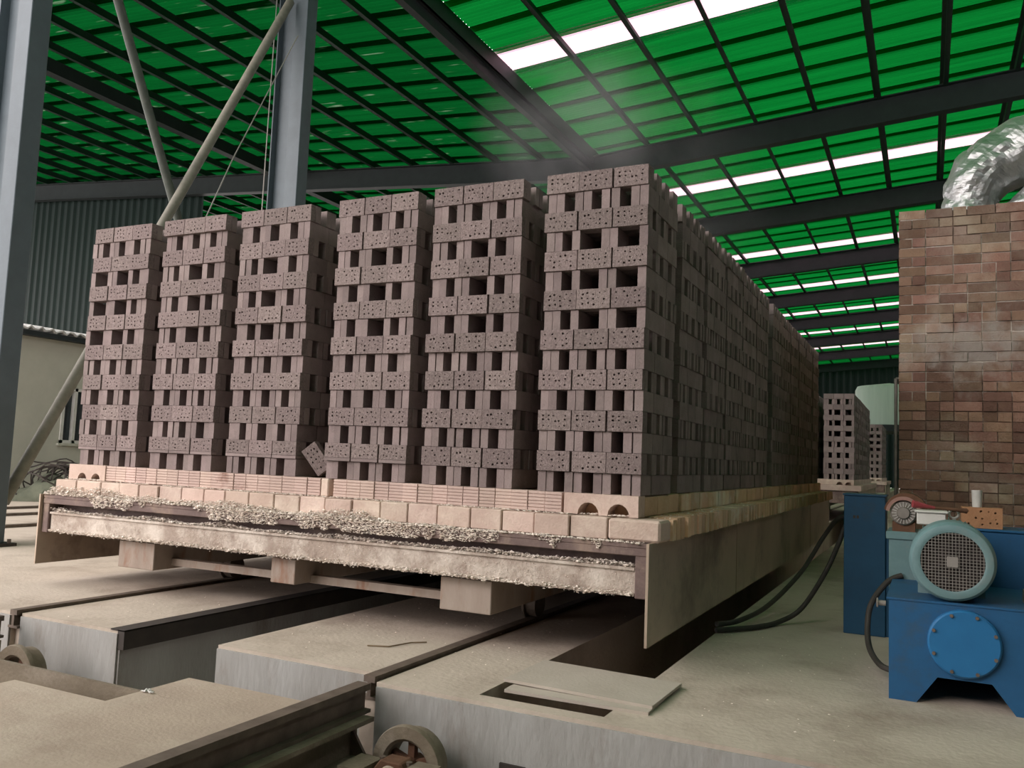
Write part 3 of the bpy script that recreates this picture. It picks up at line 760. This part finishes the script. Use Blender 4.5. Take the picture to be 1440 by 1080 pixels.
duct2 = thing('foil_duct', (2.4, 5.0, KZ), 'lower foil-wrapped pipe lying on the kiln top at the right edge', 'duct')
obj('duct_run', foil_tube([(1.99, 5.0, 3.62), (2.18, 5.0, 3.72), (2.5, 5.0, 3.84), (3.1, 5.0, 3.88), (4.2, 5.0, 3.88)], [0.03, 0.12, 0.20, 0.24, 0.24], seed=9.0), M_foil, duct2)

# ------------------------------------------------------------------ blue pusher drive with motor
pu = thing('pusher_drive', (1.54, 0.5, 0), 'blue pusher drive unit with pale green electric motor at lower right', 'machine')
m = MB()
poly = [(1.215, 0.0), (1.335, 0.0), (1.425, 0.128), (1.650, 0.128), (1.745, 0.0), (1.865, 0.0), (1.865, 0.477), (1.215, 0.477)]
# concave outline built from three convex slabs
m.prism([(1.215, 0.128), (1.865, 0.128), (1.865, 0.477), (1.215, 0.477)], 0.15, 0.165)
m.prism([(1.215, 0.0), (1.335, 0.0), (1.425, 0.128), (1.215, 0.128)], 0.15, 0.165)
m.prism([(1.745, 0.0), (1.865, 0.0), (1.865, 0.128), (1.650, 0.128)], 0.15, 0.165)
obj('front_plate', m, M_blue, pu)
m = MB(); m.box(1.225, 1.855, 0.165, 0.95, 0.13, 0.470); m.box(1.235, 1.30, 0.2, 0.95, 0, 0.13); m.box(1.78, 1.845, 0.2, 0.95, 0, 0.13)
m.box(1.205, 1.875, 0.145, 0.96, 0.470, 0.480)
obj('gear_case', m, M_blue, pu)
m = MB(); m.lathe([(0, -0.030), (0.146, -0.030), (0.154, -0.022), (0.156, 0.0)], (1.537, 0.15, 0.297), 'y', 48)
fc = obj('flange_cover', m, M_bluel, pu, smooth=True)
for k in range(8):
    t = 2*math.pi*(k+0.5)/8
    m = MB(); m.lathe([(0, -0.010), (0.0085, -0.010), (0.0085, 0.0)], (1.537+0.138*math.cos(t), 0.120, 0.297+0.138*math.sin(t)), 'y', 6); obj('bolt', m, M_rail, fc)
# motor
MX, MZ, MR = 1.490, 0.671, 0.186
m = MB(); m.lathe([(0.137, 0.004), (0.150, 0.0), (0.172, 0.006), (0.184, 0.022), (0.187, 0.05), (0.187, 0.24), (0.180, 0.24)], (MX, 0.135, MZ), 'y', 64)
cw = obj('fan_cowl', m, M_teal, pu, smooth=True)
m = MB()
n = 19
for i in range(-n//2+1, n//2+1):
    q = i*0.0145; h_ = 0.140**2 - q*q
    if h_ <= 0.0004: continue
    h_ = math.sqrt(h_)
    m.box(MX+q-0.0013, MX+q+0.0013, 0.140, 0.1435, MZ-h_, MZ+h_); m.box(MX-h_, MX+h_, 0.1435, 0.147, MZ+q-0.0013, MZ+q+0.0013)
obj('grille', m, M_wire, cw)
m = MB(); m.box(MX-0.024, MX+0.024, 0.134, 0.140, MZ-0.024, MZ+0.024)
obj('grille_hub', m, M_wire, cw)
m = MB(); m.lathe([(0, 0), (0.165, 0), (0.165, 0.005), (0, 0.005)], (MX, 0.20, MZ), 'y', 32)
for k in range(7):
    t = 2*math.pi*k/7; c_, s_ = math.cos(t), math.sin(t)
    P = [(MX+0.03*c_, 0.165, MZ+0.03*s_), (MX+0.14*c_, 0.165, MZ+0.14*s_), (MX+0.14*c_, 0.20, MZ+0.14*s_), (MX+0.03*c_, 0.20, MZ+0.03*s_)]
    P2 = [(a-0.006*s_, b, d+0.006*c_) for a, b, d in P]
    m.add(P+P2, [(0,1,2,3),(7,6,5,4),(0,4,5,1),(1,5,6,2),(2,6,7,3),(3,7,4,0)])
obj('fan', m, M_dark, pu)
m = MB(); m.lathe([(0, 0.24), (0.155, 0.24), (0.155, 0.74), (0, 0.74)], (MX, 0.135, MZ), 'y', 40)
for k in range(40):
    t = 2*math.pi*k/40; c_, s_ = math.cos(t), math.sin(t)
    P = [(MX+0.15*c_, 0.38, MZ+0.15*s_), (MX+0.179*c_, 0.38, MZ+0.179*s_), (MX+0.179*c_, 0.85, MZ+0.179*s_), (MX+0.15*c_, 0.85, MZ+0.15*s_)]
    P2 = [(a-0.004*s_, b, d+0.004*c_) for a, b, d in P]
    m.add(P+P2, [(0,1,2,3),(7,6,5,4),(0,4,5,1),(1,5,6,2),(2,6,7,3),(3,7,4,0)])
obj('motor_body', m, M_teal, pu)
m = MB(); m.box(MX-0.15, MX-0.09, 0.42, 0.80, 0.478, 0.56); m.box(MX+0.09, MX+0.15, 0.42, 0.80, 0.478, 0.56); obj('motor_feet', m, M_teal, pu)
m = MB(); m.box(MX-0.155, MX-0.02, 0.46, 0.62, MZ+0.15, MZ+0.21); m.box(MX-0.165, MX-0.01, 0.45, 0.63, MZ+0.21, MZ+0.222); obj('terminal_box', m, M_white, pu, bevel=0.004)
def ring_mesh(c, R_, r_, plane='xz', n=24, k=8):
    pts = []
    for i in range(n+1):
        t = 2*math.pi*i/n
        pts.append((c[0]+R_*math.cos(t), c[1], c[2]+R_*math.sin(t)) if plane == 'xz' else (c[0]+R_*math.cos(t), c[1]+R_*math.sin(t), c[2]))
    b = MB(); b.tube(pts, r_, k, cap=False); return b
m = ring_mesh((MX-0.03+0.05, 0.66, MZ+0.205), 0.022, 0.006); m.box(MX+0.012, MX+0.028, 0.652, 0.668, MZ+0.15, MZ+0.185); obj('lifting_eye', m, M_white, pu)
# side plates, valve block and the small brake motor behind, left of the big motor
m = MB(); m.box(1.185, 1.36, 0.97, 1.35, 0.0, 0.74); m.box(1.17, 1.375, 0.96, 1.36, 0.70, 0.745); obj('valve_block', m, M_teal, pu, bevel=0.005)
m = MB(); m.box(1.37, 1.90, 1.0, 1.40, 0.0, 0.46); m.box(1.545, 1.90, 1.0, 1.40, 0.46, 0.775); m.box(1.535, 1.91, 0.99, 1.41, 0.775, 0.789); obj('rear_case', m, M_blue, pu, bevel=0.004)
bx, bz = 1.262, 0.852
m = MB(); m.lathe([(0, -0.02), (0.030, -0.02), (0.036, -0.01), (0.036, 0.0), (0.062, 0.0), (0.070, 0.01), (0.070, 0.30), (0, 0.30)], (bx, 0.98, bz), 'y', 28)
br = obj('brake_motor', m, M_grey, pu, smooth=True)
m = MB()
for k in range(20):
    t = 2*math.pi*k/20; c_, s_ = math.cos(t), math.sin(t)
    P = [(bx+0.03*c_, 0.972, bz+0.03*s_), (bx+0.062*c_, 0.972, bz+0.062*s_), (bx+0.062*c_, 0.985, bz+0.062*s_), (bx+0.03*c_, 0.985, bz+0.03*s_)]
    P2 = [(a-0.003*s_, b, d+0.003*c_) for a, b, d in P]
    m.add(P+P2, [(0,1,2,3),(7,6,5,4),(0,4,5,1),(1,5,6,2),(2,6,7,3),(3,7,4,0)])
obj('fin_ring', m, M_white, br)
m = MB(); m.lathe([(0.090, 0.05), (0.118, 0.05), (0.118, 0.30), (0.090, 0.30), (0.090, 0.05)], (bx+0.012, 0.98, bz-0.005), 'y', 24, 0.15, math.pi-0.15); obj('coupling_guard', m, M_rust, pu)
m = MB(); m.lathe([(0.074, -0.012), (0.093, -0.012), (0.093, 0.05), (0.074, 0.05), (0.074, -0.012)], (bx, 0.98, bz), 'y', 24, 0.1, math.pi-0.1); obj('guard_flange', m, M_pink, pu)
m = MB(); m.box(bx-0.06, bx+0.06, 1.0, 1.25, 0.745, 0.80); obj('brake_foot', m, M_rust, pu)
m = MB(); m.tube([(1.20, 0.20, 0.44), (1.165, 0.20, 0.44)], 0.013, 10); m.tube([(1.165, 0.20, 0.44), (1.158, 0.20, 0.44)], 0.024, 6); obj('drain_fitting', m, M_grey, pu)
m = MB(); m.tube([(1.80, 0.42, 0.50), (1.90, 0.42, 0.50)], 0.045, 14); m.tube([(1.815, 0.42, 0.50), (1.83, 0.42, 0.50)], 0.055, 6); obj('pipe_fitting', m, M_grey, pu)

post = thing('steel_post', (1.01, 1.94, 0), 'dark blue steel box post standing left of the pusher drive', 'post')
m = MB(); m.box(0.877, 1.135, 1.78, 2.10, 0.0, 0.918); m.box(1.135, 1.170, 1.80, 2.10, 0, 0.66); obj('shell', m, M_navy, post, bevel=0.004)
m = MB(); m.box(0.87, 1.142, 1.772, 2.108, 0.918, 0.928); obj('cap', m, M_navy, post)
for dx in (0.0, 0.022):
    m = MB(); m.box(0.935+dx, 0.950+dx, 1.777, 1.781, 0.765, 0.785); obj('slot', m, M_dark, post)

hb = bpy.data.objects.new('perforated_brick', holed_mesh('fired_holed_face', M_orange, 77)); COL.objects.link(hb)
hb.location = (1.560, 1.03, 0.790); hb.rotation_euler = (0, 0, 0.05); hb.scale = (1, 1.6, 1.0)
tag(hb, 'orange fired brick resting on the blue drive unit', 'brick')
cup = thing('metal_cup', (1.637, 1.075, 0.905), 'small pale metal cup standing on the orange brick', 'cup')
m = MB(); m.lathe([(0, 0.0), (0.024, 0.0), (0.0275, 0.092), (0.0285, 0.095), (0.0265, 0.095), (0.023, 0.004), (0, 0.004)], (1.637, 1.075, 0.905), 'z', 24); obj('cup_wall', m, M_white, cup, smooth=True)
tool = thing('red_handle_tool', (1.40, 0.60, 0.90), 'tool with a red handle lying on top of the motor', 'tool')
m = MB(); m.tube([(1.315, 0.56, 0.921), (1.33, 0.565, 0.919), (1.385, 0.59, 0.910), (1.42, 0.60, 0.905)], [0.020, 0.019, 0.010, 0.007], 12); obj('handle', m, M_red, tool, smooth=True)
m = MB(); m.tube([(1.42, 0.60, 0.905), (1.52, 0.63, 0.900), (1.57, 0.65, 0.895)], [0.007, 0.010, 0.014], 10); obj('shank', m, M_rust, tool)

# hoses
def smooth_path(P, n=10):
    P = [Vector(p) for p in P]; out = []
    for i in range(len(P)-1):
        a = P[max(i-1, 0)]; b = P[i]; c = P[i+1]; d = P[min(i+2, len(P)-1)]
        for k in range(n):
            t = k/n; out.append(0.5*((2*b)+(c-a)*t+(2*a-5*b+4*c-d)*t*t+(3*b-a-3*c+d)*t**3))
    out.append(P[-1]); return out
def hose(P, r, lab):
    m = MB(); m.tube(smooth_path(P), r, 10); return tag(obj('hose', m, M_rub, smooth=True), lab, 'hose', 'black hoses by the pusher drive')
hose([(0.155, 1.20, 0.022), (0.26, 1.33, 0.022), (0.37, 1.50, 0.022), (0.47, 1.75, 0.03), (0.60, 1.86, 0.12), (0.74, 1.95, 0.36), (0.82, 2.02, 0.56), (0.86, 2.05, 0.68), (0.885, 2.05, 0.70)], 0.017, 'black hose looping from the trench up to the blue post, outer one')
hose([(0.155, 1.22, 0.058), (0.25, 1.45, 0.055), (0.36, 1.95, 0.10), (0.52, 2.45, 0.30), (0.66, 2.62, 0.56), (0.78, 2.55, 0.72), (0.90, 2.45, 0.735), (0.96, 2.11, 0.70)], 0.017, 'black hose looping from the trench to the post, inner one')
hose([(1.255, 0.96, 0.50), (1.18, 0.93, 0.46), (1.10, 0.86, 0.34), (1.083, 0.80, 0.22), (1.10, 0.70, 0.12), (1.16, 0.55, 0.07), (1.226, 0.50, 0.06)], 0.016, 'black hose hanging between the blue post and the drive unit')

# ------------------------------------------------------------------ cover plates on the floor beside the trench
m = MB(); m.box(-0.38, 0.30, -0.80, -0.33, 0.0, 0.014)
pl = obj('floor_plate', m, M_plate); pl.rotation_euler = (0, 0, 0.03); tag(pl, 'lower thin steel cover plate bridging the trench end', 'plate', 'trench cover plates')
m = MB(); m.box(-0.42, 0.31, -0.72, -0.26, 0.016, 0.030)
pl = obj('floor_plate', m, M_plate); pl.rotation_euler = (0, math.radians(0.6), -0.02); tag(pl, 'upper steel cover plate lying on the other plate', 'plate', 'trench cover plates')

# ------------------------------------------------------------------ transfer car in the pit
tc = thing('transfer_car', (-2.2, -2.4, -0.42), 'low transfer car with dusty deck plates in the foreground pit', 'transfer car')
for x in (-1.0, -3.70):
    obj('rail', rail_mesh(x, -3.9, -1.03, top=0.0, wd=0.036, h=0.13), M_rail, tc)
m = MB(); m.box(-1.09, -0.90, -3.85, -1.08, -0.150, -0.130); m.box(-1.01, -0.99, -3.85, -1.08, -0.30, -0.15); m.box(-1.09, -0.90, -3.85, -1.08, -0.32, -0.30); obj('side_beam', m, M_wheel, tc)
m = MB(); m.box(-3.79, -3.60, -3.85, -1.08, -0.32, -0.130); obj('side_beam', m, M_wheel, tc)
m = MB(); m.box(-1.85, -1.046, -3.9, -1.285, -0.075, -0.050); o = obj('deck_plate', m, M_slab, tc, bevel=0.003)
m = MB(); m.box(-2.50, -1.856, -3.9, -1.735, -0.082, -0.060); o = obj('deck_plate', m, M_slab, tc, bevel=0.003)
m = MB(); m.box(-3.10, -1.09, -1.575, -1.555, -0.17, -0.052); m.box(-3.10, -1.09, -1.64, -1.555, -0.19, -0.17); obj('end_beam', m, M_wheel, tc)
m = MB(); m.box(-3.60, -1.09, -2.7, -2.6, -0.25, -0.085); obj('cross_beam', m, M_slab, tc)
m = MB(); m.prism([(-1.02, -0.30), (-0.90, -0.30), (-1.02, -0.135)], -1.13, -1.115); obj('gusset', m, M_frame, tc)
for cx in (-0.61, -3.215):
    for cy in (-1.20, -3.75):
        wh = MB(); c = (cx, cy, -0.25)
        wh.lathe([(0.105, -0.045), (0.118, -0.058), (0.168, -0.058), (0.172, -0.050), (0.172, -0.030), (0.150, -0.022), (0.146, 0.05), (0.105, 0.05), (0.105, -0.045)], c, 'y', 48)
        wo = obj('wheel_rim', wh, M_wheel, tc, smooth=True)
        sp = MB(); sp.lathe([(0, -0.05), (0.036, -0.05), (0.036, 0.05), (0, 0.05)], c, 'y', 20)
        for k in range(5):
            t = 2*math.pi*k/5+0.3; ca, sa = math.cos(t), math.sin(t); px, pz = -sa*0.016, ca*0.016
            P = [(cx+0.03*ca+px, cy-0.015, -0.25+0.03*sa+pz), (cx+0.11*ca+px, cy-0.015, -0.25+0.11*sa+pz), (cx+0.11*ca-px, cy-0.015, -0.25+0.11*sa-pz), (cx+0.03*ca-px, cy-0.015, -0.25+0.03*sa-pz)]
            P += [(a, b+0.03, d) for a, b, d in P]
            sp.add(P, [(0,1,2,3),(7,6,5,4),(0,4,5,1),(1,5,6,2),(2,6,7,3),(3,7,4,0)])
        obj('spokes', sp, M_rust, wo)
        m = MB(); m.lathe([(0, -0.19), (0.026, -0.19), (0.026, 0.02), (0, 0.02)], c, 'y', 16); obj('axle', m, M_rust, tc)
        m = MB(); m.prism([(cx-0.085, -0.33), (cx+0.085, -0.33), (cx+0.085, -0.235), (cx+0.05, -0.19), (cx-0.05, -0.19), (cx-0.085, -0.235)], cy-0.175, cy-0.085); bb = obj('bearing_box', m, M_rust, tc, bevel=0.006)
        m = MB(); m.lathe([(0.0, -0.012), (0.045, -0.012), (0.05, 0.0)], (cx, cy-0.176, -0.255), 'y', 20); obj('bearing_cap', m, M_slab, bb)
        for dx in (-0.066, 0.066):
            m = MB(); m.lathe([(0, 0.03), (0.014, 0.03), (0.014, 0.0)], (cx+dx, cy-0.13, -0.222), 'z', 6); obj('bolt', m, M_rail, bb)
m = MB(); m.box(-1.15, -0.42, -1.42, -1.30, -0.375, -0.335); m.box(-0.53, -0.42, -1.45, -1.28, -0.335, -0.20); m.box(-0.82, -0.71, -1.45, -1.28, -0.335, -0.22); obj('bogie_bar', m, M_wheel, tc)
m = MB(); m.box(-3.42, -3.0, -1.42, -1.30, -0.375, -0.335); obj('bogie_bar', m, M_rust, tc)
for y in (-1.20, -3.75):
    m = MB(); m.box(-44, 14, y-0.035, y+0.035, -0.45, -0.42); m.box(-44, 14, y-0.012, y+0.012, -0.54, -0.45); m.box(-44, 14, y-0.06, y+0.06, -0.56, -0.54)
    tag(obj('pit_rail', m, M_rail), 'transfer pit rail along the pit wall under the spoked wheels' if y > -2 else 'transfer pit rail on the near side of the pit', 'rail', 'transfer pit rails')
# raised frame standing in for a pit wall niche, and a small hook block
m = MB(); m.box(0.47, 0.66, -1.03, -0.995, -0.17, -0.155); m.box(0.47, 0.66, -1.03, -0.995, -0.30, -0.285); m.box(0.47, 0.485, -1.03, -0.995, -0.285, -0.17); m.box(0.645, 0.66, -1.03, -0.995, -0.285, -0.17); m.box(0.50, 0.63, -1.02, -0.995, -0.275, -0.21)
tag(obj('niche_frame', m, M_rust), 'rusty raised frame standing in for a brick niche in the pit wall', 'bracket')
m = MB(); m.box(-0.28, -0.16, -1.025, -0.995, -0.26, -0.235); m.box(-0.26, -0.18, -1.04, -0.995, -0.28, -0.26)
tag(obj('wall_cleat', m, M_dark), 'small dark cleat on the pit wall right of the wheel', 'cleat')

# small litter
def litter(name, pts, r, m_, lab, cat):
    m = MB(); m.tube(pts, r, 5); return tag(obj(name, m, m_), lab, cat)
litter('twig', [(-1.42, -0.42, 0.006), (-1.31, -0.37, 0.006), (-1.26, -0.22, 0.008), (-1.20, -0.15, 0.006)], 0.004, M_straw, 'thin bent twig on the concrete beside the right rail', 'twig')
dr = MB(); CMs = CM; CM = dr
rc = random.Random(4)
for i in range(14): crumb(-1.80 + rc.gauss(0, 0.028), -1.58 + rc.gauss(0, 0.02), -0.043, rc.uniform(0.006, 0.015))
tag(obj('mortar_dropping', dr, M_white), 'white crumbled dropping on the transfer car deck', 'crumbs', None, 'stuff')
CM = MB()
for i in range(260):
    x = rc.uniform(-3.6, 1.1); y = rc.uniform(-0.85, 1.5)
    if -2.85 < x < -2.05 or -0.5 < x < 0.2: continue
    crumb(x, y, 0.004, rc.uniform(0.002, 0.007))
tag(obj('floor_grit', CM, M_crumb), 'fine grit scattered over the concrete floor', 'grit', None, 'stuff')

# tangled bundle by the plastered building
bd = thing('wire_bundle', (-12.4, 5.6, 0), 'dark tangled bundle of wire and sacking by the plastered wall', 'bundle')
rw = random.Random(8); m = MB()
for i in range(22):
    ax = Vector((rw.gauss(0, 1), rw.gauss(0, 1), rw.gauss(0, 0.5))).normalized(); b1 = ax.orthogonal().normalized(); b2 = ax.cross(b1); rr = rw.uniform(0.30, 0.58)
    pts = []
    for k in range(13):
        t = 2*math.pi*k/12; q = (b1*math.cos(t)+b2*math.sin(t))*rr*rw.uniform(0.85, 1.15)
        pts.append((-12.5+q.x+0.25*math.sin(i), 5.7+q.y+0.2*math.cos(i*1.7), max(0.02, 0.30+q.z*0.75)))
    m.tube(smooth_path(pts, 3), 0.013, 5)
obj('wire_tangle', m, M_dark, bd)
m = MB(); V = []; F = []
for i in range(13):
    for j in range(24):
        t = i/12*math.pi/2; a = 2*math.pi*j/24; q = Vector((math.cos(a)*math.cos(t), math.sin(a)*math.cos(t), math.sin(t)))
        d = 1+0.35*mnoise.noise(q*2.0)
        V.append((-12.55+q.x*0.62*d, 5.75+q.y*0.6*d, q.z*0.44*d))
for i in range(12):
    for j in range(24):
        k = (j+1) % 24; F.append((i*24+j, i*24+k, (i+1)*24+k, (i+1)*24+j))
m.add(V, F); obj('sack', m, mat('green_sacking', (0.13, 0.14, 0.10), (0.08, 0.09, 0.065), rough=0.95, scale=5, bump=0.5, bscale=9), bd, smooth=True)

# pale tank far down the hall
tk = thing('storage_tank', (-0.3, 41.0, 0), 'pale cylindrical tank on a dark platform far behind the stacks', 'tank')
m = MB(); m.lathe([(0, 3.36), (1.55, 3.36), (1.55, 5.1), (1.45, 5.3), (0, 5.5)], (-0.28, 41.2, 0), 'z', 40); obj('tank_shell', m, M_tank, tk, smooth=True)
m = MB(); m.box(-2.2, 1.6, 39.4, 43, 3.05, 3.36); obj('platform', m, M_truss, tk)
for x, y in ((-2.0, 39.6), (1.4, 39.6), (-2.0, 42.8), (1.4, 42.8)):
    m = MB(); m.box(x-0.1, x+0.1, y-0.1, y+0.1, 0, 3.05); obj('leg', m, M_truss, tk)

# ------------------------------------------------------------------ steam rising off the damp bricks
def steam_mat(name, c, rad, dens, seed):
    m = bpy.data.materials.new(name); m.use_nodes = True; nt = m.node_tree; N = nt.nodes; L = nt.links
    N.remove(N['Principled BSDF']); out = N['Material Output']
    v = N.new('ShaderNodeVolumeScatter'); v.inputs['Color'].default_value = (0.95, 0.95, 0.95, 1); v.inputs['Anisotropy'].default_value = 0.2
    g = N.new('ShaderNodeNewGeometry'); mp = N.new('ShaderNodeMapping'); mp.vector_type = 'POINT'
    mp.inputs['Location'].default_value = tuple(-a/b for a, b in zip(c, rad)); mp.inputs['Scale'].default_value = tuple(1/b for b in rad)
    L.new(g.outputs['Position'], mp.inputs['Vector'])
    ln = N.new('ShaderNodeVectorMath'); ln.operation = 'LENGTH'; L.new(mp.outputs[0], ln.inputs[0])
    fo = N.new('ShaderNodeMapRange'); fo.interpolation_type = 'SMOOTHSTEP'; fo.inputs[1].default_value = 0.15; fo.inputs[2].default_value = 0.95; fo.inputs[3].default_value = 1; fo.inputs[4].default_value = 0
    L.new(ln.outputs['Value'], fo.inputs[0])
    nz = N.new('ShaderNodeTexNoise'); nz.inputs['Scale'].default_value = 1.3; nz.inputs['Detail'].default_value = 4; nz.inputs['Distortion'].default_value = 0.8; L.new(g.outputs['Position'], nz.inputs['Vector'])
    nr_ = N.new('ShaderNodeMapRange'); nr_.inputs[1].default_value = 0.42; nr_.inputs[2].default_value = 0.70; L.new(nz.outputs['Fac'], nr_.inputs[0])
    mu = N.new('ShaderNodeMath'); mu.operation = 'MULTIPLY'; L.new(fo.outputs[0], mu.inputs[0]); L.new(nr_.outputs[0], mu.inputs[1])
    m2 = N.new('ShaderNodeMath'); m2.operation = 'MULTIPLY'; m2.inputs[1].default_value = dens; L.new(mu.outputs[0], m2.inputs[0])
    L.new(m2.outputs[0], v.inputs['Density']); L.new(v.outputs[0], out.inputs['Volume'])
    return m
def steam(c, rad, dens, lab, seed):
    b = MB(); V = []; F = []; n = 20; k = 12
    for i in range(k+1):
        t = -math.pi/2 + math.pi*i/k
        for j in range(n):
            a = 2*math.pi*j/n; V.append((c[0]+rad[0]*math.cos(t)*math.cos(a), c[1]+rad[1]*math.cos(t)*math.sin(a), c[2]+rad[2]*math.sin(t)))
    for i in range(k):
        for j in range(n): q = (j+1) % n; F.append((i*n+j, i*n+q, (i+1)*n+q, (i+1)*n+j))
    b.add(V, F)
    tag(obj('steam', b, steam_mat('steam_vapour', c, rad, dens, seed), org=c), lab, 'steam', 'steam over the stacks', 'stuff')
steam((-1.05, 1.6, 3.65), (1.0, 1.1, 0.88), 0.65, 'thin white steam drifting up between the two rightmost stacks', 1)
steam((-1.9, 5.5, 4.6), (2.2, 2.6, 1.8), 0.15, 'faint steam haze hanging under the roof behind the stacks', 2)
